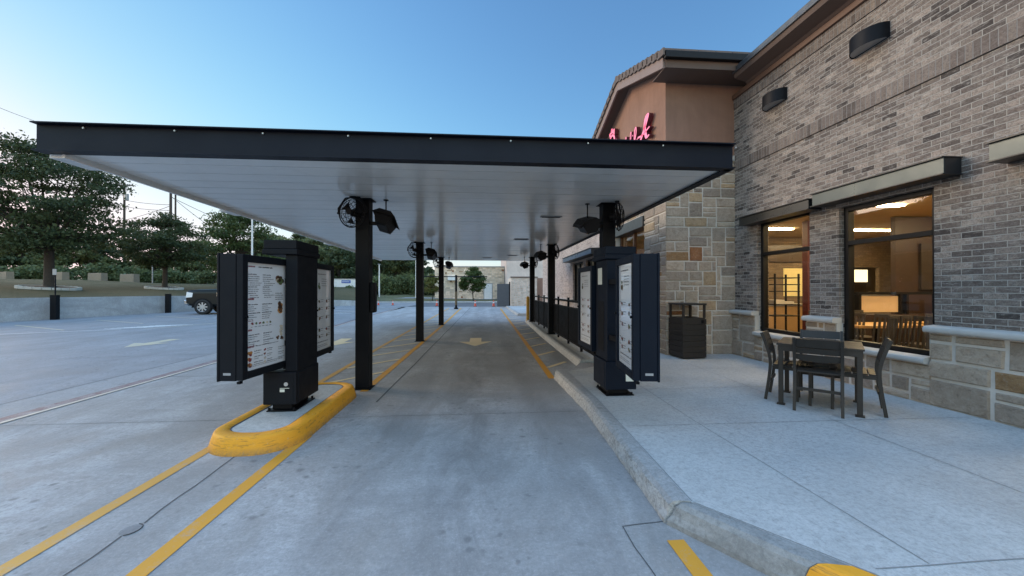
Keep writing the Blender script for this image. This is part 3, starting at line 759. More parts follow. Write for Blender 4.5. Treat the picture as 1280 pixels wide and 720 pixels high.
def make_fan():
    t = thing('fan', '', 'fan')
    ax = Vector((0,-1,0)); c = Vector((0,0,0))
    m = MB()
    for yy, rr in ((-.055,.16),(-.075,.10),(-.03,.205),(.0,.215),(.03,.205),(.055,.16)): m.ring((0,yy,0), ax, rr, .004, 28, 5)
    m.ring((0,0,0), ax, .218, .009, 32, 6)
    for i in range(16):
        a = 2*math.pi*i/16; d = Vector((math.cos(a),0,math.sin(a)))
        m.tube([d*.04+Vector((0,-.08,0)), d*.10+Vector((0,-.075,0)), d*.16+Vector((0,-.055,0)), d*.216, d*.16+Vector((0,.055,0)), d*.06+Vector((0,.07,0))], .0028, 4)
    m.build('cage', M_FAN, t)
    m = MB(); m.cyl((0,.02,0),(0,.13,0), .055, n=16); m.cyl((0,-.03,0),(0,.02,0), .035, n=12); m.cyl((0,-.083,0),(0,-.076,0), .045, n=16); m.build('motor', M_FAN, t)
    for k in range(3):
        m = MB(); a = R(20+120*k); vs = []
        for i in range(6):
            r_ = .035+.145*i/5; wd = .10+.75*(i/5)**.6*.5
            for s in (-1, 1):
                an = a+s*wd; vs.append((r_*math.cos(an), s*-.022, r_*math.sin(an)))
        m.add(vs, [(2*i,2*i+1,2*i+3,2*i+2) for i in range(5)], 0, True); b = m.build('blade', M_FAN, t, fix=False)
        so = b.modifiers.new('thick', 'SOLIDIFY'); so.thickness = .004
    m = MB(); P = [(-.232,0,0),(-.235,.0,.07),(-.12,.01,.218),(.0,.02,.224),(.12,.01,.218),(.235,0,.07),(.232,0,0)]
    m.tube(P, .011, 6); m.cyl((-.245,0,0),(-.215,0,0), .016, n=8); m.cyl((.215,0,0),(.245,0,0), .016, n=8)
    m.build('yoke', M_FAN, t)
    m = MB(); m.box(-.04,.04,-.01,.05,.2255,.2385); m.build('ceiling_bracket', M_FAN, t)
    return t
def make_heater():
    t = thing('heater', '', 'heater')
    m = MB(); prof = [(-.16,-.02),(-.10,-.16),(.10,-.17),(.155,-.03),(.155,.0),(-.16,.0)]
    m.prism(prof, lambda u, v: (u, -.22, v+.0), lambda u, v: (u, .22, v)); m.build('burner_housing', M_FAN, t, .005)
    m = MB(); m.prism([(-.20,.004),(.20,.004),(.215,-.035),(.225,-.035),(.10,.085),(-.10,.085)], lambda u, v: (u, -.245, v), lambda u, v: (u, .245, v)); m.build('hood', M_FAN, t, .003)
    m = MB(); m.box(-.09,.09,-.19,.19,-.178,-.171); m.build('grille', M_CHAR, t)
    m = MB(); m.cyl((0,0,.085),(0,0,.16), .012, n=8); m.cyl((0,0,.155),(0,0,.165), .045, n=12); m.build('hanging_rod', M_FAN, t)
    m = MB(); m.box(-.26,-.161,-.03,.03,-.10,-.04); m.build('mounting_arm', M_FAN, t)
    return t
fan0 = make_fan(); heat0 = make_heater(); first = True
for ch in heat0.children:
    if not ch.name.startswith('hanging_rod') and not ch.name.startswith('mounting_arm'): ch.rotation_euler = (R(-14), R(16), 0)
for i, (x, y, side, nth, by) in enumerate(COLS):
    s = -1 if side == 'left' else 1
    fl_ = f'black caged fan hung from the canopy beside the {nth} column of the {side} row'
    hl_ = f'black hooded heater hung from the canopy beside the {nth} column of the {side} row'
    fx = (x+s*.10, y-.24, CZ-.241); hx = (x-s*.33, y-.02, CZ-.35*.86)
    frz = R(-18) if s < 0 else R(62)
    if first: fo, ho = fan0, heat0; first = False
    else: fo, ho = dup(fan0), dup(heat0)
    fo.location = fx; fo.rotation_euler = (0,0,frz); fo['label'] = fl_; fo['group'] = 'canopy fans'
    ho.location = hx; ho.rotation_euler = (0,0, math.pi if s > 0 else 0); ho['label'] = hl_; ho['group'] = 'canopy heaters'; ho.scale = (.86,.86,.86)
    # rod must reach the soffit
    for ch in ho.children:
        if ch.name.startswith('hanging_rod'): ch.scale = (1,1,1)
# lengthen the shared rod mesh so that it meets the soffit
for v in [c for c in heat0.children if c.name.startswith('hanging_rod')][0].data.vertices:
    if v.co.z > .12: v.co.z += .35-.166-.0005 + .0
m = MB(); m.box(-.035,.035,-.09,.09,-.23,.23); tag(m.build('speaker_box', M_BLACK, None, .02), 'slim black speaker box fixed to the side of the nearest left column', 'speaker').location = (-1.662,5.97,1.38)

# ------------------------------------------------------------------ fence, bollard, bin
fe = thing('railing', 'black metal mesh railing along the right edge of the drive lane', 'railing', (2.15,0,.147), 0)
FY0, FY1 = 6.9, 15.7; nP = 7
for i in range(nP+1):
    y = FY0+(FY1-FY0)*i/nP
    m = MB(); m.box(-.025,.025,y-.025,y+.025,0,1.14); m.box(-.032,.032,y-.032,y+.032,1.1405,1.155); m.build('post', M_BLACK, fe, .003)
for i in range(nP):
    ya = FY0+(FY1-FY0)*i/nP+.026; yb = FY0+(FY1-FY0)*(i+1)/nP-.026
    m = MB(); m.box(-.018,.018,ya,yb,1.06,1.10); m.box(-.018,.018,ya,yb,.90,.93); m.box(-.018,.018,ya,yb,.08,.12)
    n = 22
    for k in range(n):
        yy = ya+(yb-ya)*(k+.5)/n; m.box(-.007,.007,yy-.016,yy+.016,.121,.899)
    m.build('rail_panel', M_BLACK, fe)
bo = thing('bollard', 'round yellow steel bollard at the far end of the black railing', 'bollard', (2.03,16.95,0))
m = MB(); m.cyl((0,0,0),(0,0,1.15), .07, n=20); m.cyl((0,0,1.15),(0,0,1.20), .07, .03, 20); m.build('post', M_BOLLY, bo)
tr = thing('trash_bin', 'dark brown slatted square trash bin with open sides under its lid, by the stone wall', 'trash bin', (4.10,7.36,.146), R(4))
m = MB()
m.box(-.235,.235,-.235,.235,.02,.80)
tb = m.build('bin_body', M_TRASH, tr, .004)
m = MB()
for k in range(7):
    z = .03+.108*k
    m.box(-.25,.25,-.25,-.2365,z,z+.102); m.box(-.25,.25,.2365,.25,z,z+.102); m.box(-.25,-.2365,-.2362,.2362,z,z+.102); m.box(.2365,.25,-.2362,.2362,z,z+.102)
m.build('slat', M_TRASH, tb, .004)
for sx in (-1,1):
    for sy in (-1,1):
        m = MB(); m.box(sx*.222-.018,sx*.222+.018,sy*.222-.018,sy*.222+.018,.801,1.05); m.build('corner_post', M_TRASH, tr)
m = MB(); m.box(-.255,.255,-.255,.255,1.0505,1.085); m.build('lid', M_TRASH, tr, .006)
m = MB(); m.box(.14,.2,-.258,-.2505,.70,.76); m.build('latch', M_BLACK, tr)
m = MB(); m.box(.2505,.30,-.02,.03,.55,.59); m.build('latch', M_BLACK, tr)

# ------------------------------------------------------------------ restaurant building
bd = thing('restaurant', 'grey brick and limestone restaurant with tiled gable tower, on the right of the drive lane', 'building', (0,0,0))
WX = 5.30; WT = .24
WIN = [(5.79,6.98,.70,2.80), (4.08,5.28,.70,2.72), (1.9,3.1,.70,2.72)]
def wallgrid(name, mat, y0, y1, z0, z1, holes, x, th, seams=()):
    m = MB()
    ysx = sorted(set([y0,y1]+[h[0] for h in holes]+[h[1] for h in holes])); zs = sorted(set([z0,z1]+[h[2] for h in holes]+[h[3] for h in holes]))
    def inh(a, b):
        return any(h[0] <= a < h[1] and h[2] <= b < h[3] for h in holes)
    for a, b in zip(ysx, ysx[1:]):
        for c, d in zip(zs, zs[1:]):
            if inh((a+b)/2, (c+d)/2): continue
            m.quad((x,b,c),(x,a,c),(x,a,d),(x,b,d)); m.quad((x+th,a,c),(x+th,b,c),(x+th,b,d),(x+th,a,d))
    for h in holes:
        a, b, c, d = h
        m.quad((x,a,c),(x+th,a,c),(x+th,a,d),(x,a,d)); m.quad((x+th,b,c),(x,b,c),(x,b,d),(x+th,b,d))
        m.quad((x,a,d),(x+th,a,d),(x+th,b,d),(x,b,d)); m.quad((x+th,a,c),(x,a,c),(x,b,c),(x+th,b,c))
    m.quad((x,y0,z1),(x,y1,z1),(x+th,y1,z1),(x+th,y0,z1)); m.quad((x,y0,z0),(x+th,y0,z0),(x+th,y0,z1),(x,y0,z1))
    return m.build(name, mat, bd, fix=False)
SB = 3.985
wallgrid('brick_wall', M_BRICK, -1, 7.64, .14, SB, [(a,b,c,d) for a,b,c,d in WIN], WX, WT)
m = MB(); m.box(WX-.012, WX+WT, -1, 7.64, SB+.012, SB+.20); m.build('soldier_course', M_BRICKS, bd)
m = MB(); m.box(WX, WX+WT, -1, 7.64, SB+.2005, 5.29); m.build('brick_wall', M_BRICK, bd)
m = MB(); m.box(WX-.012, WX+WT, -1, 7.64, 5.30, 5.49); m.build('soldier_course', M_BRICKS, bd)
m = MB(); m.box(WX+.012, WX+WT, -1, 7.64, SB+.0005, SB+.0115); m.box(WX+.012, WX+WT, -1, 7.64, 5.2905, 5.2995); m.build('shadow_joint', M_JOINT, bd)
# cornice
m = MB(); m.box(WX-.055, WX+WT, -1, 7.635, 5.491, 5.585); m.build('frieze_board', M_TRIM, bd, .006)
m = MB(); m.prism([(WX+.1,5.586),(WX-.06,5.586),(WX-.10,5.62),(WX-.32,5.68),(WX-.34,5.76),(WX+.1,5.76)], lambda u, v: (u,-1,v), lambda u, v: (u,7.16,v)); m.build('cornice', M_SOFF, bd)
m = MB(); m.box(WX-.37, WX+.3, -1, 7.165, 5.761, 5.80); m.box(WX-.36, WX+.3, -1, 7.165, 5.8005, 5.88); m.build('roof_edge', M_ROOFM, bd, .008)
m = MB(); m.box(WX+.31, 16, -1, 7.0, 5.60, 5.70); m.build('flat_roof', M_GREYM, bd)

# ashlar stone cladding ------------------------------------------------
TONES = [(.37,.33,.275)]*3 + [(.33,.295,.25)]*3 + [(.40,.355,.29)]*2 + [(.29,.262,.228)]*2 + [(.43,.385,.32)] + [(.38,.30,.20)]*1
ACC = [(.30,.20,.105), (.29,.145,.07)]
def ashlar(name, U, V, f, seed, unit=.1, acc=.06, th=.03, tone=TONES, wmax=5, hmax=3, bright=1., parent=None, g=.011):
    """random coursed stones on a U x V rectangle; f(u,v,t) -> 3-D, t = depth out of the wall"""
    r = random.Random(seed); nu = max(1, round(U/unit)); nv = max(1, round(V/unit)); du = U/nu; dv = V/nv
    occ = [[False]*nv for _ in range(nu)]; m = MB(); cols = []
    for j in range(nv):
        for i in range(nu):
            if occ[i][j]: continue
            w = 1
            W = r.choice([2,3,3,4,4,5,5,2]); H = r.choice([1,2,2,2,3,1,2]); W = min(W, wmax); H = min(H, hmax)
            if H == 3: W = max(W, 3)
            while w < W and i+w < nu and not occ[i+w][j]: w += 1
            if nu-(i+w) == 1 and not occ[nu-1][j]: w += 1
            h = 1
            while h < H and j+h < nv and all(not occ[i+k][j+h] for k in range(w)): h += 1
            for a in range(w):
                for b in range(h): occ[i+a][j+b] = True
            u0, u1, v0, v1 = i*du+g, (i+w)*du-g, j*dv+g, (j+h)*dv-g
            if i == 0: u0 = 0
            if i+w == nu: u1 = U
            c = r.choice(ACC) if r.random() < acc else r.choice(tone)
            k = r.uniform(.85, 1.12)*bright; c = (c[0]*k*1.03, c[1]*k*.93, c[2]*k*.85, 1)
            jt = lambda: r.uniform(-.005, .005)
            P = [(u0+jt()*(i>0),v0+jt()),(u1+jt()*(i+w<nu),v0+jt()),(u1+jt()*(i+w<nu),v1+jt()),(u0+jt()*(i>0),v1+jt())]
            e = .012; tt = th*r.uniform(.45, .75)
            cu = (u0+u1)/2; cv = (v0+v1)/2
            Q = [(p[0]+(e if p[0] < cu else -e)*(0 if (p[0] <= 0 or p[0] >= U) else 1), p[1]+(e if p[1] < cv else -e)) for p in P]
            vs = [f(p[0],p[1],0) for p in P]+[f(q[0],q[1],tt) for q in Q]
            m.add(vs, [(4,5,6,7),(0,1,5,4),(1,2,6,5),(2,3,7,6),(3,0,4,7)]); cols += [c]*5
    o = m.build(name, M_STONE, parent or bd, cols=cols, fix=False)
    return o
# base below brick wall: segments between/below windows
def base_seg(y0, y1, z1, seed):
    m = MB(); m.box(WX-.05, WX-.0006, y0, y1, .12, z1); m.build('base_mortar', M_MORT, bd)
    ashlar('stone_base', y1-y0, z1-.14, lambda u, v, t: (WX-.05-t, y1-u, .14+v), seed, .105, .04, .034, hmax=3, bright=1.22, g=.017)
    m2 = m
def bull(name, y0, y1, z, xo, over=.02):
    m = MB(); prof = [(WX+.02,z-.035),(xo+.02,z-.035),(xo+.004,z-.025),(xo,z-.01),(xo,z+.01),(xo+.006,z+.028),(xo+.03,z+.040),(WX+.02,z+.052)]
    m.prism(prof, lambda u, v: (u, y0, v), lambda u, v: (u, y1, v), 0, False); return m.build(name, M_SILL, bd, .004)
segs = []
edges = [7.64] + [e for a,b,_,_ in WIN for e in (b,a)] + [-1]
k = 0
for i in range(0, len(edges)-1):
    y1, y0 = edges[i], edges[i+1]
    if i % 2 == 0:
        z = 1.0
        base_seg(y0+.0006, y1-.0006, z, 40+i); bull('stone_cap', y0-.02, y1+.02 if i else y1-.005, 1.035, WX-.135)
    else:
        base_seg(y0+.0006, y1-.0006, .62, 60+i); bull('window_sill', y0+.021, y1-.021, .655, WX-.125)
m = MB(); 
for i in range(0, len(edges)-1, 2):
    y1, y0 = edges[i], edges[i+1]
# side returns of the raised pillars (facing the windows)
for i, (a, b, c, d) in enumerate(WIN):
    for yy, s in ((a, 1), (b, -1)):
        m = MB(); m.box(WX-.051, WX+.05, yy-.0, yy+s*.012, .70, .999); m.build('pillar_return', M_SILL, bd)
# windows
for i, (a, b, c, d) in enumerate(WIN):
    fx = WX+.07; fw = .065
    m = MB()
    m.box(fx, fx+.1, a+.0125, a+fw+.01, c, d-.001); m.box(fx, fx+.1, b-fw-.01, b-.0125, c, d-.001)
    m.box(fx, fx+.1, a+fw+.0105, b-fw-.0105, d-fw, d-.001); m.box(fx, fx+.1, a+fw+.0105, b-fw-.0105, c+.0006, c+fw)
    m.box(fx, fx+.1, a+fw+.0105, b-fw-.0105, 2.15, 2.215)
    fr = m.build('window', M_FRAME, bd, .004)
    m = MB(); gx = fx+.05
    for z0, z1 in ((c+fw-.004, 2.154), (2.211, d-fw+.004)): m.quad((gx,b-fw,z0),(gx,a+fw,z0),(gx,a+fw,z1),(gx,b-fw,z1))
    m.build('pane', M_GLASS, fr, fix=False)
# flat metal awnings
def awning(y0, y1, x0, z0, z1, wallx=WX, mat=M_AWN):
    m = MB(); m.box(x0, x0+.012, y0, y1, z0+.012, z1-.012); a = m.build('awning', mat, bd)
    m = MB(); m.box(x0-.035, wallx-.001, y0-.012, y1+.012, z1-.0115, z1); m.box(x0-.03, wallx-.001, y0-.012, y1+.012, z0, z0+.0115)
    m.box(x0+.0125, wallx-.001, y0, y0+.012, z0+.012, z1-.012); m.box(x0+.0125, wallx-.001, y1-.012, y1, z0+.012, z1-.012); m.build('flange', M_AWND, a)
    return a
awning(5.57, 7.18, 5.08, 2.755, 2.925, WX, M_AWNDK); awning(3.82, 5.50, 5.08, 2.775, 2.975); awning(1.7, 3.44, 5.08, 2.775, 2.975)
# wall lights (half-round)
def sconce(y, z, label):
    t = thing('wall_light', label, 'wall light', (WX, y, z), group='half-round wall lights')
    n = 14; Pn = [(-.20*math.sin(math.pi*i/n)*1.0, -.245*math.cos(math.pi*i/n)) for i in range(n+1)]
    m = MB(); H = .105
    vs = [(px_, py_, -H) for px_, py_ in Pn]+[(px_, py_, H) for px_, py_ in Pn]
    m.add(vs, [(i, i+1, n+2+i, n+1+i) for i in range(n)], 0, True); m.add(vs[n+1:], [tuple(range(n+1))])
    m.build('shade', M_CHAR, t)
    m = MB(); 
    for px0, s0 in (((0,-.245),1),): pass
    m.box(-.012,-.0005,-.235,.235,-.1,.1); m.build('back_plate', M_CHAR, t)
    m = MB(); m.add([(px_*.93-.005, py_*.95, -H+.012) for px_, py_ in Pn], [tuple(range(n+1))]); m.build('diffuser', M_GREYM, t, fix=False)
sconce(4.80, 4.90, 'half-round dark wall light above the right window, nearer the camera')
sconce(6.48, 4.93, 'half-round dark wall light high on the brick wall, nearer the stucco tower')

# tower ---------------------------------------------------------------
TX, TY0, TY1, SZ = 3.80, 7.64, 11.56, 4.25
PK, EZ, SL = 9.6, 6.02, .345
# near face (towards camera): core + stone + stucco
m = MB(); m.box(TX, WX+.3, TY0, TY0+.25, .12, SZ); m.build('tower_wall', M_MORT, bd)
ashlar('stone_cladding', WX-TX, SZ-.14, lambda u, v, t: (TX+u, TY0-t, .14+v), 3, .102, .075, .03, bright=1.30)
m = MB(); m.box(TX, TX+.25, TY0+.2505, 8.66, .12, SZ); m.build('tower_wall', M_MORT, bd)
ashlar('stone_cladding', 8.66-TY0+.03, SZ-.14, lambda u, v, t: (TX-t, 8.66-u, .14+v), 4, .102, .05, .03, bright=1.2)
m = MB(); m.box(TX, TX+.25, 10.6, TY1, .12, SZ); m.build('tower_wall', M_MORT, bd)
ashlar('stone_cladding', TY1-10.6, SZ-.14, lambda u, v, t: (TX-t, TY1-u, .14+v), 5, .102, .05, .03, bright=1.1)
m = MB(); m.box(TX-.035, TX+.25, 8.661, 10.599, 3.24, SZ); m.build('tower_wall', M_MORT, bd)
ashlar('stone_cladding', 10.599-8.661, SZ-3.25, lambda u, v, t: (TX-.036-t*.3, 10.599-u, 3.25+v), 6, .102, .05, .03, bright=1.1)
# stucco upper part as a gabled prism
m = MB(); m.prism([(TY0,SZ+.001),(TY1,SZ+.001),(TY1,EZ+.22),(PK,EZ+.22+SL*(PK-TY0)),(TY0,EZ+.22)], lambda u, v: (TX,u,v), lambda u, v: (WX+3.5,u,v)); m.build('stucco_gable', M_STUC, bd)
m = MB(); m.box(TX-.05, TX-.001, TY0-.05, TY1+.02, SZ-.05, SZ+.06); m.box(TX-.05, WX-.02, TY0-.05, TY0-.001, SZ-.0505, SZ+.0605); m.build('stone_band', M_SILL, bd, .006)
# roof slopes
RX0 = 3.52
for s in (-1, 1):
    ye = PK+s*2.5; zr = EZ+.90; ze = zr-SL*2.5
    m = MB()
    m.prism([(PK,zr-.06),(ye,ze-.06),(ye,ze),(PK,zr)], lambda u, v: (RX0+.02,u,v), lambda u, v: (WX+4,u,v)); m.build('roof_slope', M_SOFF, bd)
    m = MB()
    n = 11
    for i in range(n):       # overlapping flat tiles, visible on the verge
        ya = PK+s*2.56*(i/n); yb = PK+s*2.56*((i+1.18)/n); za = zr-SL*2.56*(i/n)+.012; zb = zr-SL*2.56*((i+1.18)/n)+.045
        nx = 15
        for j in range(nx):
            xa = RX0-.05+.34*j; xb = xa+.33
            m.add([(xa,ya,za),(xb,ya,za),(xb,yb,zb),(xa,yb,zb),(xa,ya,za+.035),(xb,ya,za+.035),(xb,yb,zb+.045),(xa,yb,zb+.045)],
                  [(3,2,1,0),(4,5,6,7),(0,1,5,4),(1,2,6,5),(2,3,7,6),(3,0,4,7)])
        # verge tiles turned down over the rake board
        m.add([(RX0-.085,ya,za-.10),(RX0-.052,ya,za-.10),(RX0-.052,yb,zb-.08),(RX0-.085,yb,zb-.08),(RX0-.085,ya,za+.045),(RX0-.052,ya,za+.045),(RX0-.052,yb,zb+.055),(RX0-.085,yb,zb+.055)],
              [(3,2,1,0),(4,5,6,7),(0,1,5,4),(1,2,6,5),(2,3,7,6),(3,0,4,7)])
    m.build('roof_tile', M_TILE, bd)
    m = MB(); m.prism([(PK,zr-.07),(ye,ze-.07),(ye,ze-.27),(PK,zr-.27)], lambda u, v: (RX0-.045,u,v), lambda u, v: (RX0+.0,u,v)); m.build('rake_board', M_RAKE, bd)
    m = MB(); m.prism([(PK,zr-.19),(ye,ze-.19),(ye,ze-.20),(PK,zr-.20)], lambda u, v: (RX0+.001,u,v), lambda u, v: (TX+.02,u,v)); m.build('rake_soffit', M_SOFF, bd)
    m = MB(); m.box(RX0, WX+4, ye-.02 if s > 0 else ye-.03, ye+.03 if s > 0 else ye+.02, ze-.27, ze-.075); m.build('eave_board', M_SOFF, bd)
    m = MB(); m.box(RX0-.04, WX+4, min(ye+s*.031,ye+s*.12), max(ye+s*.031,ye+s*.12), ze-.12, ze+.015); m.build('gutter', M_BLKT, bd, .01)
    yw = TY0 if s < 0 else TY1
    m = MB(); m.box(RX0+.003, WX+4, min(yw+s*.001,ye-s*.021), max(yw+s*.001,ye-s*.021), ze-.255, ze-.235); m.build('eave_soffit', M_SOFF, bd)
# ridge tiles
m = MB()
for j in range(15): m.cyl((RX0-.08+.34*j,PK,EZ+.92),(RX0+.27+.34*j,PK,EZ+.93), .085, .095, 10)
m.build('ridge_tile', M_TILE, bd)
# entrance: header, frame, glass
m = MB(); m.box(TX-.06, TX+.25, 8.661, 10.599, 2.98, 3.239); m.build('door_header', M_AWND, bd, .006)
m = MB(); fx = TX+.12
for yy in (8.662, 9.6, 10.53): m.box(fx, fx+.08, yy, yy+.07, .147, 2.979)
m.box(fx+.001, fx+.079, 8.733, 10.529, 2.3, 2.38); m.box(fx+.001, fx+.079, 8.733, 10.529, .148, .26)
dr = m.build('door', plain('timber_frame', (.10, .045, .022), .5), bd, .004)
m = MB(); m.quad((fx+.04,10.53,.26),(fx+.04,8.73,.26),(fx+.04,8.73,2.975),(fx+.04,10.53,2.975)); m.build('pane', M_GLASS, dr, fix=False)
m = MB(); m.cyl((fx-.05,9.52,.95),(fx-.05,9.52,1.35), .013, n=8); m.cyl((fx-.05,9.75,.95),(fx-.05,9.75,1.35), .013, n=8); m.build('handle', M_SILV, dr)
# far wing, brick with sunset light put into its pale tones
FW = [(12.3,13.9,.95,2.6),(14.3,15.9,.95,2.6)]
wallgrid('brick_wall', M_BRICKL, TY1+.001, 23.8, 1.08, 5.5, FW, TX+.03, .24)
wallgrid('brick_wall', M_BRICKL, TY1+.001, 23.8, .12, 1.03, [(12.3,13.9,.95,1.03),(14.3,15.9,.95,1.03)], TX+.03, .24)
m = MB(); 
for a, b in ((TY1+.01,12.29),(13.91,14.29),(15.91,23.8)): m.box(TX-.05, TX+.2, a, b, 1.031, 1.079)
m.build('stone_cap', M_SILL, bd, .008)
for a, b, c, d in FW:
    m = MB(); fx = TX+.1
    m.box(fx,fx+.08,a+.001,a+.07,c,d); m.box(fx,fx+.08,b-.07,b-.001,c,d); m.box(fx,fx+.08,a+.071,b-.071,d-.07,d); m.box(fx,fx+.08,a+.071,b-.071,c,c+.07); m.box(fx,fx+.08,(a+b)/2-.03,(a+b)/2+.03,c+.071,d-.071)
    fr = m.build('window', M_FRAME, bd)
    m = MB(); m.quad((fx+.04,b-.07,c+.07),(fx+.04,a+.07,c+.07),(fx+.04,a+.07,d-.07),(fx+.04,b-.07,d-.07)); m.build('pane', M_GLASS, fr, fix=False)
M_AWNB = plain('awning_blue_reflection_metal', (.14, .19, .28), .3, .3)  # awning metal with a blue reflection put into its colour
awning(12.1, 16.4, TX-.3, 2.66, 2.86, TX+.02, M_AWNB)
m = MB(); m.box(TX-.1, TX+.4, TY1+.02, 23.85, 5.501, 5.75); m.build('cornice', M_TRIM, bd)
m = MB(); m.box(TX+.03, 14, 23.8, 24.0, .12, 5.5); m.build('brick_wall', M_BRICKL, bd)
m = MB(); m.box(TX+.41, 14, TY1, 23.8, 5.3, 5.45); m.build('flat_roof', M_GREYM, bd)

# sign: script letters --------------------------------------------------
sg = thing('wall_sign', 'pink-red script channel letters mounted on the tan stucco gable', 'sign', (TX,0,0))
M_LETF = emit('letter_face', (.85, .20, .32), .55); M_LETR = plain('letter_return', (.10, .012, .02), .45)
def ribbon(path, w, closed=False):
    k = len(path); Lf = []; Rt = []
    for i in range(k):
        p = Vector(path[i]); a = Vector(path[max(i-1,0)]); b = Vector(path[min(i+1,k-1)])
        d = (b-a).normalized(); n = Vector((-d.y, d.x)); ww = w*(.75+.35*abs(d.y))
        Lf.append(p+n*ww/2); Rt.append(p-n*ww/2)
    return Lf, Rt
def spline(pts, n=6):
    P = [Vector(p) for p in pts]; out = []
    for i in range(len(P)-1):
        p0, p1, p2, p3 = P[max(i-1,0)], P[i], P[i+1], P[min(i+2,len(P)-1)]
        for j in range(n):
            t = j/n
            out.append(.5*((2*p1)+(p2-p0)*t+(2*p0-5*p1+4*p2-p3)*t*t+(3*p1-p0-3*p2+p3)*t**3))
    out.append(P[-1]); return out
def letter(strokes, u0, w=.075, name='letter', sc_=1., vs_=1.):
    m = MB()
    def F(u, v, t): return (-t, 10.95-(u0+u*sc_), 4.90+v*vs_)
    for st in strokes:
        Lf, Rt = ribbon(spline(st), w); k = len(Lf)
        front = [F(p.x,p.y,.13) for p in Lf]+[F(p.x,p.y,.13) for p in Rt]
        backv = [F(p.x,p.y,.03) for p in Lf]+[F(p.x,p.y,.03) for p in Rt]
        m.add(front, [(i,i+1,k+i+1,k+i) for i in range(k-1)], 0)
        vs = front+backv
        m.add(vs, [(i,i+1,2*k+i+1,2*k+i) for i in range(k-1)]+[(k+i,k+i+1,3*k+i+1,3*k+i) for i in range(k-1)]+[(0,k,3*k,2*k),(k-1,2*k-1,4*k-1,3*k-1)], 1)
    return m.build(name, [M_LETF, M_LETR], sg, fix=False)
C_ = [[(.62,.95),(.52,1.2),(.30,1.22),(.10,.9),(.05,.45),(.2,.08),(.45,.02),(.68,.2)], [(.30,1.22),(.22,1.38),(.34,1.36),(.38,1.48),(.46,1.34),(.56,1.38),(.55,1.2)], [(.62,.95),(.76,.9),(.60,.84)]]
h_ = [[(.0,.15),(.18,.6),(.24,.95),(.16,.9),(.12,.4),(.12,.0)], [(.12,.3),(.24,.48),(.30,.3),(.30,.08),(.40,.1)]]
i_ = [[(.0,.12),(.08,.42),(.08,.08),(.2,.1)], [(.10,.60),(.12,.64)]]
c_ = [[(.24,.38),(.14,.45),(.04,.25),(.12,.02),(.28,.14)]]
k_ = [[(.0,.15),(.16,.6),(.2,.95),(.12,.85),(.1,.0)], [(.1,.25),(.26,.45),(.14,.28),(.32,.02)]]
d_ = [[(.02,.28),(.18,.30)]]
f_ = [[(.0,.15),(.2,.6),(.24,.95),(.15,.85),(.11,.1),(.08,-.28),(.02,-.2),(.14,.1),(.26,.18)]]
l_ = [[(.0,.12),(.18,.62),(.18,.95),(.09,.8),(.08,.1),(.2,.1)]]
A_ = [[(-.02,.12),(.06,.02),(.26,.40),(.42,.86),(.36,.92),(.30,.6),(.36,.05),(.46,.06)], [(.02,.36),(.22,.28),(.48,.36)]]
for st, u0, w, us, vv in ((C_,0,.09,1.,.78),(h_,.80,.05,.6,.52),(i_,1.05,.045,.6,.52),(c_,1.17,.045,.6,.52),(k_,1.35,.05,.6,.52),(d_,1.55,.045,.6,.52),(f_,1.65,.05,.6,.52),(i_,1.80,.055,.8,.6),(l_,1.92,.055,.9,.52),(d_,2.08,.05,.6,.6),(A_,2.16,.075,1.4,.55)):
    letter(st, u0, w, 'letter', us, vv)

# interior ---------------------------------------------------------------
M_CEIL = plain('ceiling_tile', (.66, .50, .29), .8); M_FLR = plain('floor_tile', (.16, .11, .075), .35, 0, .2, 2)
M_IWAL = plain('interior_plaster', (.34, .25, .15), .8); M_WOOD = plain('dark_wood_panel', (.045, .023, .013), .45, 0, .35, 3); M_TBL = plain('tabletop_wood', (.62, .36, .13), .35, 0, .15, 5)
M_REDW = plain('red_pillar_paint', (.085, .012, .012), .5); M_ICH = plain('interior_chair_metal', (.07, .06, .05), .5)
m = MB(); m.quad((TX+.26,TY0+.26,.152),(14,TY0+.26,.152),(14,13,.152),(TX+.26,13,.152)); m.quad((WX+WT+.01,-.9,.152),(14,-.9,.152),(14,TY0+.259,.152),(WX+WT+.01,TY0+.259,.152)); m.build('interior_floor', M_FLR, bd, fix=False)
m = MB(); m.quad((TX+.26,TY0+.26,3.10),(TX+.26,13,3.10),(14,13,3.10),(14,TY0+.26,3.10)); m.quad((WX+WT+.01,-.9,3.10),(WX+WT+.01,TY0+.259,3.10),(14,TY0+.259,3.10),(14,-.9,3.10)); m.build('ceiling', M_CEIL, bd, fix=False)
# back wall with a serving opening
m = MB()
bwY = 11.0
for x0, x1, z0, z1 in ((TX+.26,11.4,.15,3.09),(12.4,14,.15,3.09),(11.4,12.4,2.2,3.09),(11.4,12.4,.15,1.38)): m.box(x0, x1, bwY, bwY+.12, z0, z1)
m.build('interior_wall', M_BRICKI, bd)
m = MB(); m.box(9.2,10.3,bwY-.03,bwY-.002,1.3,2.15); m.build('back_panel', emit('back_panel_lit', (.66, .50, .18), .5), bd)
for q_ in ((14,14.1,-.9,13),(TX+.26,13.99,12.9,13),(WX+WT+.02,13.99,-.95,-.85)):
    m = MB(); m.box(*q_,.15,3.09); m.build('interior_wall', M_IWAL, bd)
M_WLMP = emit('warm_lamp', (1.0, .77, .43), 85.0)
for (x, y) in ((7.2,3.4),(7.0,6.6),(10.2,3.4),(10.2,6.0),(7.2,9.4),(10.2,9.4)):
    m = MB(); m.box(x-.9, x+.9, y-.07, y+.07, 3.075, 3.095); m.build('ceiling_light', M_WLMP, bd)
m = MB(); m.box(11.3,12.6,11.55,11.6,1.75,2.15); m.build('kitchen_light', emit('kitchen_lamp', (1.0, .82, .5), 2.2), bd)
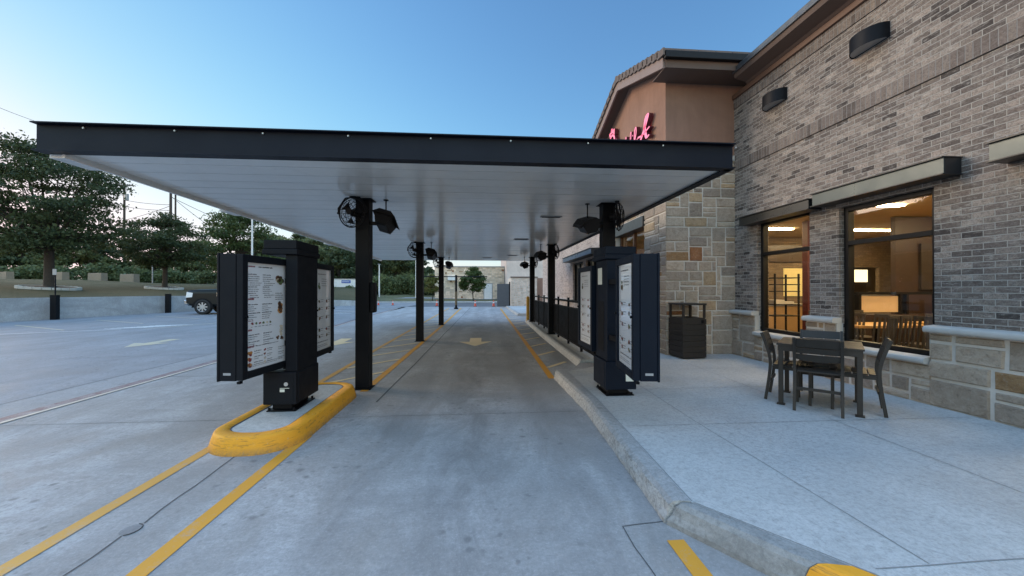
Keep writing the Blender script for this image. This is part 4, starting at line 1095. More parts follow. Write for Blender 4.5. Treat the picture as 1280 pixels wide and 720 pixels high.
m = MB(); m.box(11.3,12.5,bwY-.25,bwY-.002,1.28,1.35); m.build('serving_counter', M_SILV, bd)
m = MB()
for x0, x1 in ((5.9,8.2),(8.25,9.8)): m.box(x0, x1, bwY-.06, bwY-.002, 2.35, 2.85)
m.build('menu_screen', plain('screen_dark', (.10, .07, .05), .3), bd)
cb = thing('service_counter', 'lit pale wooden service counter inside the restaurant behind the left window', 'counter', (7.2,9.6,.152))
m = MB(); m.box(-1.3,1.3,-.3,.3,0,.92); m.build('counter_front', plain('counter_wood', (.6, .38, .17), .5), cb); m = MB(); m.box(-1.35,1.35,-.34,.34,.921,.97); m.build('counter_top', M_SILV, cb)
pl = MB(); pl.box(7.5,7.7,8.25,8.4,.152,3.09); tag(pl.build('red_pillar', M_REDW), 'dark red pillar inside the restaurant, at the edge of the left window', 'pillar')
sh = thing('shelf_rack', 'dark metal tray rack inside the restaurant behind the left window', 'rack', (6.75,8.15,.152))
for sx in (-.28,.28):
    for sy in (-.18,.18):
        m = MB(); m.box(sx-.015,sx+.015,sy-.015,sy+.015,0,1.7); m.build('upright', M_FRAME, sh)
for z in (.35,.75,1.0,1.3,1.45,1.6):
    m = MB(); m.box(-.3,.3,-.2,.2,z,z+.02); m.build('shelf', M_FRAME, sh)
m = MB(); m.box(7.36,13.8,7.02,7.58,.152,1.02) if False else m.box(5.75,6.25,9.3,10.8,.152,1.25); tag(m.build('drink_station', M_FRAME, None, .01), 'black drink station cabinet inside the restaurant behind the left window', 'cabinet')
for k, (bx_, by_, cc) in enumerate(((5.85,9.5,(.5,.05,.03)),(5.95,9.75,(.6,.55,.45)),(5.9,10.05,(.25,.3,.1)),(6.05,10.35,(.5,.3,.08)))):
    b_ = thing('condiment_bottle', ['red squeeze bottle on the drink station inside','cream jar on the drink station inside','green bottle on the drink station inside','amber bottle on the drink station inside'][k], 'bottle', (bx_,by_,1.252))
    m = MB(); m.cyl((0,0,0),(0,0,.17), .04, n=12); m.build('bottle_body', plain('bottle_tint', cc, .3), b_); m = MB(); m.cyl((0,0,.171),(0,0,.22), .02, .012, 10); m.build('cap', M_FRAME, b_)
for k, (xa, za, wa, ha, lab) in enumerate(((6.4,1.55,.7,.9,'dark framed picture on the back wall seen in the left window'),(10.55,1.5,.6,.85,'dark framed picture left of the bright serving opening in the back wall'))):
    f_ = thing('wall_picture', lab, 'picture', (xa,10.99,za)); m = MB(); m.box(0,wa,-.04,-.005,0,ha); m.build('frame', M_FRAME, f_); m = MB(); m.box(.05,wa-.05,-.045,-.041,.05,ha-.05); m.build('print', plain('picture_print', (.25,.16,.09), .5, 0, .6, 6), f_)
tray = MB(); tray.box(-.25,-.02,-.15,.15,0,.10); tray.box(.0,.22,-.13,.12,0,.06)
tag(tray.build('stacked_tray', plain('tray_pale', (.55, .5, .45), .5), None, .01), 'pale stack of trays and paper on the tray rack', 'trays').location = (6.75,8.15,1.173)
hw = thing('half_wall', 'dark low partition with lit beige panels inside the restaurant, behind the dining tables', 'partition', (0,7.0,.152))
m = MB(); m.box(7.4,11.5,-.06,.06,0,.86); m.build('partition_base', M_WOOD, hw)
for x in (7.40,8.28,8.42,9.1,9.22,9.9,10.7,11.46):
    m = MB(); m.box(x,x+.05,-.05,.05,.861,1.25); m.build('upright', M_FRAME, hw)
m = MB(); m.box(7.38,11.52,-.055,.055,1.251,1.30); m.build('top_rail', M_FRAME, hw)
M_PAN = emit('lit_panel', (.62, .40, .19), .3)
for x0, x1 in ((7.46,8.27),(9.28,9.89),(9.96,10.69)):
    m = MB(); m.box(x0,x1,-.02,.02,.90,1.22); m.build('panel', M_PAN, hw)
pc = MB(); pc.cyl((11.285,8.4,2.0),(11.298,8.4,2.0), .5, n=32)
m = MB(); m.box(9.5,10.5,7.55,7.6,1.5,2.5); tag(m.build('wall_picture', plain('picture_dark', (.04, .028, .022), .4)), 'dark picture hanging in the dining room behind the right window', 'picture')
m = MB(); m.box(8.95,13.9,7.601,7.7,.152,3.09); m.build('interior_wall', M_WOOD, bd)
def itable(x, y, w, d, label):
    t = thing('dining_table', label, 'table', (x,y,.152))
    m = MB(); m.box(-w/2,w/2,-d/2,d/2,.70,.745); m.build('tabletop', M_TBL, t, .006)
    m = MB(); m.cyl((0,0,.03),(0,0,.70), .04, n=12); m.build('stem', M_FRAME, t)
    m = MB(); m.cyl((0,0,0),(0,0,.03), .25, n=20); m.build('foot', M_FRAME, t)
itable(6.9, 6.2, 1.3, .65, 'warm lit wooden dining table seen through the right window, in front of the partition')
itable(8.6, 6.3, 1.2, .65, 'wooden dining table farther right along the partition inside the restaurant')
itable(7.7, 4.9, 1.2, .65, 'wooden dining table in the middle of the dining room behind the right window')
def ichair():
    t = thing('dining_chair', 'dark slat-back dining chair inside the restaurant', 'chair', group='dining chairs inside the restaurant')
    m = MB(); m.box(-.2,.2,-.2,.2,.43,.46); m.build('seat', M_ICH, t)
    for sx in (-.18,.18):
        m = MB(); m.bar((sx,.18,0),(sx,.18,.43), .025, .025); m.build('leg', M_ICH, t)
        m = MB(); m.bar((sx,-.18,0),(sx,-.18,.43), .025, .025); m.build('leg', M_ICH, t)
    m = MB(); 
    for sx in (-.19,-.115,-.04,.04,.115,.19): m.bar((sx,-.19,.46),(sx,-.24,.92), .028, .018)
    m.bar((-.2,-.243,.92),(.2,-.243,.92), .03, .05); m.build('backrest', M_ICH, t)
    return t
c0 = ichair()
spots = [(6.5,5.7,0),(7.2,5.72,.1),(8.3,5.8,0),(8.9,5.8,.1),(6.55,6.72,math.pi),(7.25,6.7,3.1),(7.4,4.35,.1),(8.0,4.4,-.1),(7.4,5.42,3.0)]
for i, (x, y, a) in enumerate(spots):
    o = c0 if i == 0 else dup(c0)
    o.location = (x,y,.152); o.rotation_euler = (0,0,a)
for i, (x, y, a) in enumerate([(6.15,4.75,1.4),(6.25,5.2,1.5),(6.1,5.62,1.6),(6.75,4.6,1.4),(6.05,6.15,1.5),(8.0,5.45,3.0)]):
    o = dup(c0); o.location = (x+.15,y+.0,.152); o.rotation_euler = (0,0,a)

# ------------------------------------------------------------------ patio table set
tb_ = thing('patio_table', 'square bronze metal patio table among four matching chairs on the sidewalk', 'table', (4.01,4.25,.147), R(45))
m = MB()
for k in range(7): m.box(-.385+.111*k,-.385+.111*k+.104,-.385,.385,.70,.722)
m.build('tabletop', M_CHAIR, tb_, .003)
m = MB(); 
for s in (-1,1): m.box(-.37,.37,s*.36-.012,s*.36+.012,.635,.699); m.box(s*.36-.012,s*.36+.012,-.347,.347,.635,.699)
m.build('apron', M_CHAIR, tb_)
for sx in (-1,1):
    for sy in (-1,1):
        m = MB(); m.box(sx*.345-.024,sx*.345+.024,sy*.345-.024,sy*.345+.024,.012,.699); l = m.build('leg', M_CHAIR, tb_, .003)
        m = MB(); m.box(sx*.345-.04,sx*.345+.04,sy*.345-.04,sy*.345+.04,0,.0115); m.build('foot_plate', M_CHAIR, l)
def pchair():
    # faces +Y (towards the table); back at -Y
    t = thing('patio_chair', '', 'chair', group='patio chairs')
    for sx in (-.205,.205):
        m = MB(); prof = [(-.235,0),(-.205,.22),(-.185,.42),(-.195,.55),(-.235,.70),(-.275,.815)]
        prof = spline(prof, 5)
        for a, b in zip(prof, prof[1:]): m.bar((sx,a[0],a[1]),(sx,b[0],b[1]+.001), .028, .032, (0,1,0))
        m.build('rear_leg', M_CHAIR, t)
        m = MB(); m.box(sx-.014,sx+.014,.185,.215,0,.425); m.build('front_leg', M_CHAIR, t, .003)
        m = MB(); m.box(sx-.012,sx+.012,-.165,.184,.385,.423); m.build('side_rail', M_CHAIR, t)
    m = MB()
    for k in range(6): m.box(-.22,.22,-.16+.066*k,-.16+.066*k+.058,.426,.442)
    m.build('seat', M_CHAIR, t, .003)
    m = MB(); m.box(-.19,.19,.187,.21,.385,.423); m.box(-.19,.19,-.19,-.17,.23,.26); m.build('stretcher', M_CHAIR, t)
    def yb(z): 
        for a, b in zip(prof, prof[1:]):
            if a[1] <= z <= b[1]: return a[0]+(b[0]-a[0])*(z-a[1])/(b[1]-a[1])
        return prof[-1][0]
    for z0, z1 in ((.575,.635),(.645,.705),(.715,.81)):
        m = MB(); n = 8
        vs = []
        for i in range(n+1):
            x = -.19+.38*i/n; bow = -.012*(1-(x/.19)**2)
            dip = -.018*(1-(x/.19)**2) if z0 < .58 else 0
            for z, q in ((z0+dip,0),(z1,0),(z1,.014),(z0+dip,.014)): vs.append((x, yb(min(max(z,.5),.81))+bow+q, z))
        fs = []
        for i in range(n):
            for j in range(4): fs.append((4*i+j,4*i+(j+1)%4,4*i+4+(j+1)%4,4*i+4+j))
        m.add(vs, fs+[(0,1,2,3),(4*n+3,4*n+2,4*n+1,4*n)]); m.build('back_slat', M_CHAIR, t)
    return t
p0 = pchair()
T = Vector((4.01,4.25)); q = .7071
for i, (dx, dy, off, lab) in enumerate([(-q,-q,.30,'patio chair nearest the camera, its slatted back turned to the camera'),(q,-q,.32,'patio chair on the right of the patio table, seen from the side'),
                                  (-q,q,.28,'patio chair on the left of the patio table, facing right'),(q,q,.34,'patio chair on the far side of the table, nearest the windows')]):
    o = p0 if i == 0 else dup(p0)
    dd = off; c = T+Vector((dx,dy))*dd
    o.location = (c.x,c.y,.147); o.rotation_euler = (0,0,math.atan2(dy,dx)+math.pi/2); o['label'] = 'bronze slatted metal '+lab

# ------------------------------------------------------------------ terrain: left bank, verge
WALL = [(-28.3,-11),(-22.0,19.2),(-20.5,26.3),(-19.9,29.0),(-17.0,33.2),(-11.4,36.8)]
WH = [1.1,1.1,1.09,1.05,.8,.45]
def seg_dist(x, y):
    best = (1e9, 0, 0)
    for i in range(len(WALL)-1):
        a = Vector(WALL[i]); b = Vector(WALL[i+1]); p = Vector((x,y)); d = b-a; t = max(0, min(1, (p-a).dot(d)/d.length_squared)); q = a+d*t
        L = (p-q).length
        if L < best[0]: best = (L, WH[i]+(WH[i+1]-WH[i])*t, t)
    return best
def bank_h(x, y):
    d, h, _ = seg_dist(x, y)
    K = [(0,0),(3,.22),(8,.62),(16,1.15),(24,1.45),(40,1.6),(90,2.2),(400,3)]
    for (a, u), (b, v) in zip(K, K[1:]):
        if a <= d <= b: return h-.03+u+(v-u)*(d-a)/(b-a)
    return h+3
m = MB(); rows = []; nS = 60
pl_ = []
for i in range(len(WALL)-1):
    for k in range(12): t = k/12; pl_.append((WALL[i][0]+(WALL[i+1][0]-WALL[i][0])*t, WALL[i][1]+(WALL[i+1][1]-WALL[i][1])*t, i+t))
pl_.append((*WALL[-1], 5.))
offs = [0.05,1,2,3.5,5,7,9,12,16,20,26,34,50,90,220]
vs = []
for x, y, s in pl_:
    f = min(1, max(0, (s-1)/4)); ang = R(180)*(1-f)+R(100)*f
    dx, dy = math.cos(ang), math.sin(ang)
    for o_ in offs:
        X_, Y_ = x+dx*o_, y+dy*o_; vs.append((X_, Y_, bank_h(X_, Y_)+.05*mnoise.noise(Vector((X_*.4,Y_*.4,0)))))
k = len(offs)
m.add(vs, [(i*k+j,i*k+j+1,(i+1)*k+j+1,(i+1)*k+j) for i in range(len(pl_)-1) for j in range(k-1)], 0, True)
m.build('grass_bank', M_GRASS, kind='structure')
m = MB(); vs = []
for (x, y), h in zip(WALL, WH): vs += [(x,y,-.1),(x,y,h),(x-.22,y+.06,h),(x-.22,y+.06,-.1)]
n = len(WALL)
m.add(vs, [(4*i+j,4*i+(j+1)%4,4*i+4+(j+1)%4,4*i+4+j) for i in range(n-1) for j in range(4)]+[(0,1,2,3),(4*n-1,4*n-2,4*n-3,4*n-4)])
tag(m.build('retaining_wall', M_RETW), 'long pale concrete retaining wall along the left side of the parking lot', 'wall')
# far verge
def verge_h(x, y):
    k = max(0, y-45); f = 1/(1+math.exp((x+3)/4)); base = .08+.004*k
    return base+f*min(1.5, k*.075)+f*max(0, k-20)*.055
m = MB(); vs = []; nx, ny = 60, 22
yy_ = [44.75,46,48,50,53,56,60,64,68,72,78,84,90,100,110,125,140,170,210,260,330,420]
for i in range(nx):
    x = -110+190*i/(nx-1)
    for y in yy_: vs.append((x,y,verge_h(x,y)))
m.add(vs, [(i*ny+j,(i+1)*ny+j,(i+1)*ny+j+1,i*ny+j+1) for i in range(nx-1) for j in range(ny-1)], 0, True); m.build('grass_verge', M_GRASS2, kind='structure')
kerb('road_kerb', [(-38,44.55),(24,44.55)], [(-38,44.74),(24,44.74)], .14, M_KERB)
m = MB(); m.add([(x,y,verge_h(x,y)+.03) for x in (-60,-8,0,20) for y in (49.5,51)], [(0,2,3,1),(2,4,5,3),(4,6,7,5)]); m.build('pavement', M_STRIP, kind='structure')

# ------------------------------------------------------------------ trees
def leafcloud(m, pts, size, r, flat_=.6):
    for p in pts:
        n = Vector((r.gauss(0,1), r.gauss(0,1), r.gauss(0,1)*flat_+.6)).normalized(); a = n.orthogonal().normalized(); b = n.cross(a)
        t = r.uniform(0,6.28); a, b = a*math.cos(t)+b*math.sin(t), b*math.cos(t)-a*math.sin(t)
        s = size*r.uniform(.5,1.5); a *= s; b *= s*.55; p = Vector(p)
        m.add([p-a, p-b*.9+a*.1, p+a, p+b*.9+a*.1], [(0,1,2,3)])
def tree(name, label, cat, loc, H, trunk_h, rad, nclus, nleaf, size, seed, leaf, shape='oak', tr=.16, group=None, layered=1., rz=0):
    r = random.Random(seed); t = thing(name, label, cat, loc, rz, group=group)
    m = MB()
    lean = r.uniform(-.15,.15); top = Vector((lean, r.uniform(-.15,.15), trunk_h))
    m.tube([(0,0,-.15),(0,0,.02),(lean*.3,0,trunk_h*.4),tuple(top),(top.x+lean,top.y,trunk_h+(H-trunk_h)*.45)], [tr*1.5,tr*1.15,tr*.95,tr*.85,tr*.4], 8)
    C = []
    for i in range(nclus):
        for _ in range(40):
            if shape == 'oak':
                a = r.uniform(0,6.28); k = r.random()**.5; zz = r.random()
                prof = 1-max(0, zz-.22)**1.25*.80 if zz > .22 else .72+zz*1.25
                prof = min(prof, 1.0); p = Vector((rad*k*prof*math.cos(a), rad*k*prof*math.sin(a), trunk_h*.85+(H-trunk_h*.85)*zz))
            else:
                a = r.uniform(0,6.28); k = r.random()**.45; zz = r.random(); prof = (1-abs(zz*2-.85)**2.2*.9)
                p = Vector((rad*k*prof*math.cos(a), rad*k*prof*math.sin(a), trunk_h+(H-trunk_h)*zz))
            if all((p-q_).length > rad*.16 for q_ in C): break
        C.append(p)
    for c in C[::2]:
        mid = top.lerp(c, .5)+Vector((0,0,-.06*(c-top).length)); st = Vector((top.x,top.y,r.uniform(trunk_h*.8, trunk_h+(c.z-trunk_h)*.4) if c.z > trunk_h else trunk_h*.85))
        m.tube([st, mid, c], [tr*.42, tr*.22, tr*.06], 5)
    m.build('trunk', M_BARK, t, fix=False)
    m = MB(); per = nleaf//nclus; pts = []
    cr = rad*(.27 if nclus < 70 else .23)
    for c in C:
        q_ = r.uniform(.6,1.25)
        for _ in range(int(per*q_)):
            d = Vector((r.gauss(0,1),r.gauss(0,1),r.gauss(0,1)*.5*layered)); pts.append(c+d*cr*.55*q_)
    leafcloud(m, pts, size, r); m.build('crown', leaf, t, fix=False)
    return t
def ground_z(x, y):
    return bank_h(x, y)
def shrub(name, label, loc, w, d, h, n, size, seed, leaf, group=None, rz=0):
    r = random.Random(seed); t = thing(name, label, 'shrub', loc, rz, group)
    m = MB()
    for k in range(7): m.tube([(r.uniform(-.1,.1)*w,r.uniform(-.1,.1)*d,-.05),(r.uniform(-.3,.3)*w,r.uniform(-.3,.3)*d,h*r.uniform(.5,.85))], [.03,.012], 4)
    m.build('stem', M_BARK, t, fix=False)
    C = [(r.uniform(-.42,.42)*w, r.uniform(-.42,.42)*d, h*r.uniform(.15,.85)) for _ in range(26)]
    pts = []
    for _ in range(n):
        c = r.choice(C); p = (c[0]+r.gauss(0,.10)*w, c[1]+r.gauss(0,.12)*d, max(.02, c[2]+r.gauss(0,.12)*h)); pts.append(p)
    m = MB(); leafcloud(m, pts, size, r); m.build('crown', leaf, t, fix=False)
    return t
tree('oak_tree', 'large spreading dark oak on the grass bank, in a stone-edged bed at far left', 'tree', (-27.0,26.0,ground_z(-27,26)), 8.7, 2.9, 4.3, 115, 32000, .092, 21, M_LEAF, 'oak', .24, layered=.62)
tree('oak_tree', 'smaller rounded dark oak in a stone-edged bed behind the black pickup truck', 'tree', (-25.8,33.1,ground_z(-25.8,33.1)), 6.1, 1.9, 2.9, 80, 18000, .09, 22, M_LEAF, 'round', .17, layered=.8)
tree('oak_tree', 'lighter green oak rising above the left menu board', 'tree', (-24.5,40.5,ground_z(-24.5,40.5)), 8.0, 2.4, 3.6, 80, 15000, .12, 23, M_LEAF2, 'oak', .18)
for (x, y, lab) in ((-27.0,26.0,'pale stone edging ring with dark mulch around the large spreading oak'),(-25.8,33.1,'pale stone edging ring with dark mulch around the smaller rounded oak')):
    z = ground_z(x, y); t = thing('tree_ring', lab, 'edging', (x,y,z))
    m = MB(); s = 1.25 if y < 30 else 1.1
    for i in range(22):
        a = 2*math.pi*i/22; dz = bank_h(x+s*math.cos(a), y+s*math.sin(a))-z
        m.obox((s*math.cos(a),s*math.sin(a),dz+.05), (.2,s*.29,.22), Matrix.Rotation(a,3,'Z'))
    m.build('edging_stone', M_SILL, t, .03)
    m = MB(); P = [(s*.95*math.cos(2*math.pi*i/22),s*.95*math.sin(2*math.pi*i/22)) for i in range(22)]
    m.add([(0,0,.22)]+[(p[0],p[1],bank_h(x+p[0],y+p[1])-z+.12) for p in P], [(0,i+1,(i+1)%22+1) for i in range(22)]); m.build('mulch', M_MULCH, t, fix=False)
# background trees: four shapes, copied
protoB = [tree('woodland_tree', '', 'tree', (0,0,-50), 9.0, 1.6, 3.4, 34, 4200, .30, 31+i, [M_LEAFB, M_LEAF, M_LEAFB, M_LEAFH][i], 'oak', .16) for i in range(4)]
usedB = [False]*4
def place_bg(x, y, z, s, kind, label, group, rz):
    o = protoB[kind]
    if usedB[kind]: o = dup(o)
    usedB[kind] = True
    o.location = (x,y,z); o.rotation_euler = (0,0,rz); o.scale = (s,s,s*rnd.uniform(.9,1.1)); o['label'] = label; o['group'] = group
LABW = 'leafy tree in the dark wooded hillside beyond the far end of the parking lot'
for row, (y0, nn, xa, xb, s) in enumerate(((66,12,-36,-9.5,.62),(78,12,-44,-12.5,.85),(92,12,-52,-15,1.05),(108,11,-62,-17,1.25))):
    for i in range(nn):
        x = xa+(xb-xa)*(i+.5)/nn+rnd.uniform(-.9,.9); y = y0+rnd.uniform(-3,3)
        place_bg(x, y, verge_h(x,y)-.1, s*rnd.uniform(.85,1.15), rnd.randrange(4), LABW, 'hillside woodland trees', rnd.uniform(0,6.28))
LABL = 'dark leafy tree in the row behind the concrete blocks on the left bank'
for i in range(22):
    x = -74+2.4*i+rnd.uniform(-1,1); y = 57+rnd.uniform(-3,4)+.25*max(0,i-5)
    if x > -28: y += 6
    place_bg(x, y, min(bank_h(x,y), 3.1)-.2, rnd.uniform(.62,.85), rnd.choice([0,3,2,3]), LABL, 'trees behind the left bank', rnd.uniform(0,6.28))
tree('young_tree', 'small round green tree on a thin trunk in front of the far limestone wall', 'tree', (-1.1,46.2,.1), 3.95, 1.05, 1.4, 40, 9000, .12, 51, M_LEAF2, 'round', .06)
tree('young_tree', 'small yellowish green tree near the far kerb, seen between two left columns', 'tree', (-6.0,46.5,.2), 3.0, 1.1, 1.15, 26, 4200, .10, 52, M_LEAF3, 'round', .05)
# hedges / shrubs along the far verge
sp = shrub('shrub', '', (0,0,0), 2.4, 1.6, 1.7, 1500, .14, 61, M_LEAFH)
n = 0
for i in range(16):
    x = -21.5+1.0*i+rnd.uniform(-.2,.2); y = 56+rnd.uniform(-1,1)
    if x > -5.8: continue
    o = sp if n == 0 else dup(sp); n += 1
    big = x > -15.5
    o.location = (x,y,verge_h(x,y)); o.rotation_euler = (0,0,rnd.uniform(0,6)); s = 1.45 if big else .6; o.scale = (s*.8,s*.8,s*rnd.uniform(.95,1.2))
    o['label'] = 'green shrub in the dense hedge along the far grass verge'; o['group'] = 'hedge shrubs on the far verge'
for i in range(24):
    x = -67+1.9*i+rnd.uniform(-.5,.5); y = 50+rnd.uniform(-1.5,1.5)+.15*max(0,i-6)
    o = dup(sp); o.location = (x,y,bank_h(x,y)-.1); o.rotation_euler = (0,0,rnd.uniform(0,6)); s = rnd.uniform(.9,1.4); o.scale = (s*1.1,s,s*.95)
    o['label'] = 'green bush growing behind the concrete blocks on the left bank'; o['group'] = 'bushes behind the left bank'

# ------------------------------------------------------------------ left bank furniture
def conc_block(x, y, L, h, rz, lab):
    m = MB(); m.prism([(-.3,0),(.3,0),(.27,h),(-.27,h)], lambda u, v: (-L/2,u,v), lambda u, v: (L/2,u,v))
    o = tag(m.build('concrete_block', M_BARR, None, .03), lab, 'barrier', 'concrete blocks on the bank'); o.location = (x,y,bank_h(x,y)-.05); o.rotation_euler = (0,0,rz)
for i, (px_, w, lab) in enumerate([(8,2.5,'tan concrete block at the left edge of the photo, behind the bank grass'),(74,2.9,'tan concrete block just right of the large oak trunk'),(122,2.4,'tan concrete block halfway between the two oaks'),(162,2.1,'tan concrete block just left of the smaller oak')]):
    d = 43.; tn = ((px_-640)/476+.0777)/(1-((px_-640)/476)*.0777); 
    th_ = math.atan(37/476); rx = (px_-640)/476*d; X_ = rx*math.cos(th_)+d*math.sin(th_); Y_ = -rx*math.sin(th_)+d*math.cos(th_)
    conc_block(X_, Y_, w, .95, R(-30+4*i), lab)
for (x, y, lab) in ((-21.25,20.7,'square black bollard at the retaining wall, left one, below the thin sign post'),(-20.2,26.2,'square black bollard at the retaining wall, right one, near the pickup truck')):
    t = thing('wall_bollard', lab, 'bollard', (x,y,0), R(12), 'black bollards at the retaining wall')
    m = MB(); m.box(-.12,.12,-.12,.12,0,1.2); m.build('post', M_BLACK, t, .01); m = MB(); m.box(-.13,.13,-.13,.13,1.2005,1.23); m.build('cap', M_BLACK, t)
t = thing('sign_post', 'thin metal post with a small grey sign above the left bollard', 'sign', (-21.75,21.2,1.05))
m = MB(); m.cyl((0,0,0),(0,0,1.5), .03, n=8); m.build('post', M_CHAR, t); m = MB(); m.box(-.09,.09,-.045,-.031,1.2,1.5); m.build('sign_plate', M_GREYM, t)
t = thing('marker_post', 'thin pale marker post standing on the bank between the oaks', 'post', (-33.5,41.5,bank_h(-33.5,41.5)))
m = MB(); m.cyl((0,0,-.1),(0,0,2.1), .05, n=8); m.build('post', M_GREYM, t); m = MB(); m.box(-.07,.07,-.07,.07,2.101,2.2); m.build('cap', M_CHAR, t)

def at(px_, d):
    th_ = math.atan(37/476); rx = (px_-640)/476*d; return (rx*math.cos(th_)+d*math.sin(th_), -rx*math.sin(th_)+d*math.cos(th_))
def zat(py, d): return 1.5+(362-py)/476*d
# utility poles
def upole(px_, d, top, r_, label, arms=True):
    x, y = at(px_, d); zb = min(bank_h(x, y), 3.0)-.2; t = thing('utility_pole', label, 'utility pole', (x,y,zb)); h = zat(top, d)-zb
    m = MB(); m.cyl((0,0,0),(0,0,h), r_*1.15, r_*.8, 10); m.build('pole', plain('pole_wood', (.06, .048, .04), .9) if 'pole_wood' not in bpy.data.materials else bpy.data.materials['pole_wood'], t)
    if arms:
        m = MB(); m.box(-1.35,1.35,-.06,.06,h-.55,h-.40); m.build('crossarm', bpy.data.materials['pole_wood'], t)
        for k in (-1.2,-.4,.4,1.2):
            m = MB(); m.cyl((k,0,h-.399),(k,0,h-.22), .05, .035, 8); m.build('insulator', M_GREYM, t)
        m = MB(); m.cyl((.45,-.15,h-2.9),(.45,-.15,h-1.9), .28, n=12); m.build('transformer', M_GREYM, t)
    return t, Vector((x,y,zb+h))
pA_, tA = upole(155, 62, 228, .17, 'wooden utility pole with crossarm and grey transformer behind the large oak')
pB_, tB_ = upole(213, 55, 238, .19, 'taller wooden utility pole with a street lamp arm, right of the transformer pole', False)
pC_, tC = upole(219, 55.6, 240, .13, 'slim grey pole standing close beside the lamp pole', False)
m = MB(); hB = tB_.z-pB_.location.z; zl = zat(268,55)-pB_.location.z
m.tube([(0,0,zl-1.4),(-.5,0,zl-.2),(-.9,0,zl),(-1.2,0,zl)], .05, 6); m.build('lamp_arm', M_GREYM, pB_); m = MB(); m.box(-1.7,-1.15,-.15,.15,zl-.08,zl+.12); m.build('lamp_head', M_CHAR, pB_, .04)
def wire(p, q, sag, label, r_=.034):
    m = MB(); p = Vector(p); q = Vector(q); P = []
    for i in range(17):
        t_ = i/16; v = p.lerp(q, t_); v.z -= sag*4*t_*(1-t_); P.append(v)
    m.tube(P, r_, 5); tag(m.build('power_line', M_BLACK), label, 'power line', 'power lines')
def pt(px_, py, d): x, y = at(px_, d); return (x, y, zat(py, d))
LW = 'thin black power line strung between the utility poles at left'
wire(pt(-60,180,45), (tA.x-1.2,tA.y,tA.z-.25), .8, LW); wire(pt(-60,200,45), (tA.x+1.2,tA.y,tA.z-.25), .8, LW)
for a, b in ((250,256),(258,263),(275,257),(287,268)): wire(pt(155,a,62), pt(213,b,55), .15, LW)
wire((tB_.x,tB_.y,tB_.z-.8), pt(330,318,90), 1.2, LW); wire((tB_.x,tB_.y,tB_.z-3), pt(300,335,80), 1.2, LW)
wire(pt(213,246,55), pt(420,312,130), 2.5, LW); wire(pt(-40,118,60), pt(120,172,90), .8, LW)
def lpole(px_, d, top, zb, label):
    x, y = at(px_, d); t = thing('light_pole', label, 'light pole', (x,y,zb)); h = zat(top,d)-zb
    m = MB(); m.cyl((0,0,0),(0,0,h), .10, .06, 10); m.build('pole', M_WHITE, t); m = MB(); m.box(-.16,.16,-.1,.1,h+.001,h+.10); m.build('lamp_head', M_GREYM, t, .03)
x, y = at(315, 34); lpole(315, 34, 262, bank_h(x,y)-.1, 'tall thin white light pole above the left menu board')
x, y = at(474, 50); lpole(474, 50, 331, verge_h(x,y), 'white light pole in front of the far hedge')

x, y = at(520, 49); lpole(520, 49, 300, verge_h(x,y), 'slim white light pole beside the middle left column, at the far verge')

# ------------------------------------------------------------------ pickup truck and cars
M_TRK = plain('dark_green_car_paint', (.0018, .0034, .0038), .35, 0, .1, 1, spec=.25, coat=.25); M_TYRE = plain('tyre_rubber', (.012, .012, .012), .8, 0, .2, 10); M_RIM = plain('alloy_rim', (.42, .42, .43), .35, .7)
M_CHROME = plain('chrome', (.55, .56, .58), .18, 1.); M_LAMP = plain('headlamp_glass', (.72, .73, .72), .15, 0, .2, 20); M_DGL = glass('car_glass', (.25, .27, .27)); M_TAIL = plain('tail_lamp', (.25, .01, .01), .25)
def wheel(parent, x, y, z, rad, w, s, spokes=8):
    m = MB(); n = 28
    prof = [(rad*.62,-w/2),(rad*.93,-w/2),(rad,-w*.36),(rad,w*.36),(rad*.93,w/2),(rad*.62,w/2)]
    rings = [[(x+pr*math.cos(2*math.pi*i/n), y+pw, z+pr*math.sin(2*math.pi*i/n)) for i in range(n)] for pr, pw in prof]
    vs = [v for r_ in rings for v in r_]
    m.add(vs, [(j*n+i,j*n+(i+1)%n,((j+1)%6)*n+(i+1)%n,((j+1)%6)*n+i) for j in range(6) for i in range(n)], 0, True)
    wh = m.build('wheel', M_TYRE, parent)
    m = MB(); yo = y+s*w*.40
    m.ring((x,yo,z), (0,1,0), rad*.64, rad*.06, 28, 6); m.cyl((x,yo-s*.02,z),(x,yo+s*.03,z), rad*.16, n=12)
    for k in range(spokes):
        a = 2*math.pi*k/spokes; m.bar((x+rad*.12*math.cos(a),yo,z+rad*.12*math.sin(a)),(x+rad*.63*math.cos(a),yo,z+rad*.63*math.sin(a)), rad*.17, .03, (0,1,0))
    m.build('rim', M_RIM, wh)
    m = MB(); m.cyl((x,y-w*.2,z),(x,y+w*.2,z), rad*.6, n=20); m.build('hub', M_BLACK, wh)
def body_loft(parent, name, secs, mat, arches=()):
    """secs: list of (x, [(y,z) half profile from bottom centre to top centre])"""
    m = MB(); rings = []
    for x, hp in secs:
        rings.append([(x, yy, zz) for yy, zz in hp]+[(x, -yy, zz) for yy, zz in reversed(hp)])
    k = len(rings[0]); vs = [v for r_ in rings for v in r_]
    m.add(vs, [(i*k+j,i*k+(j+1)%k,(i+1)*k+(j+1)%k,(i+1)*k+j) for i in range(len(rings)-1) for j in range(k)], 0, False)
    m.add(rings[0], [tuple(range(k))]); m.add(rings[-1], [tuple(reversed(range(k)))])
    return m.build(name, mat, parent, .03, 2)
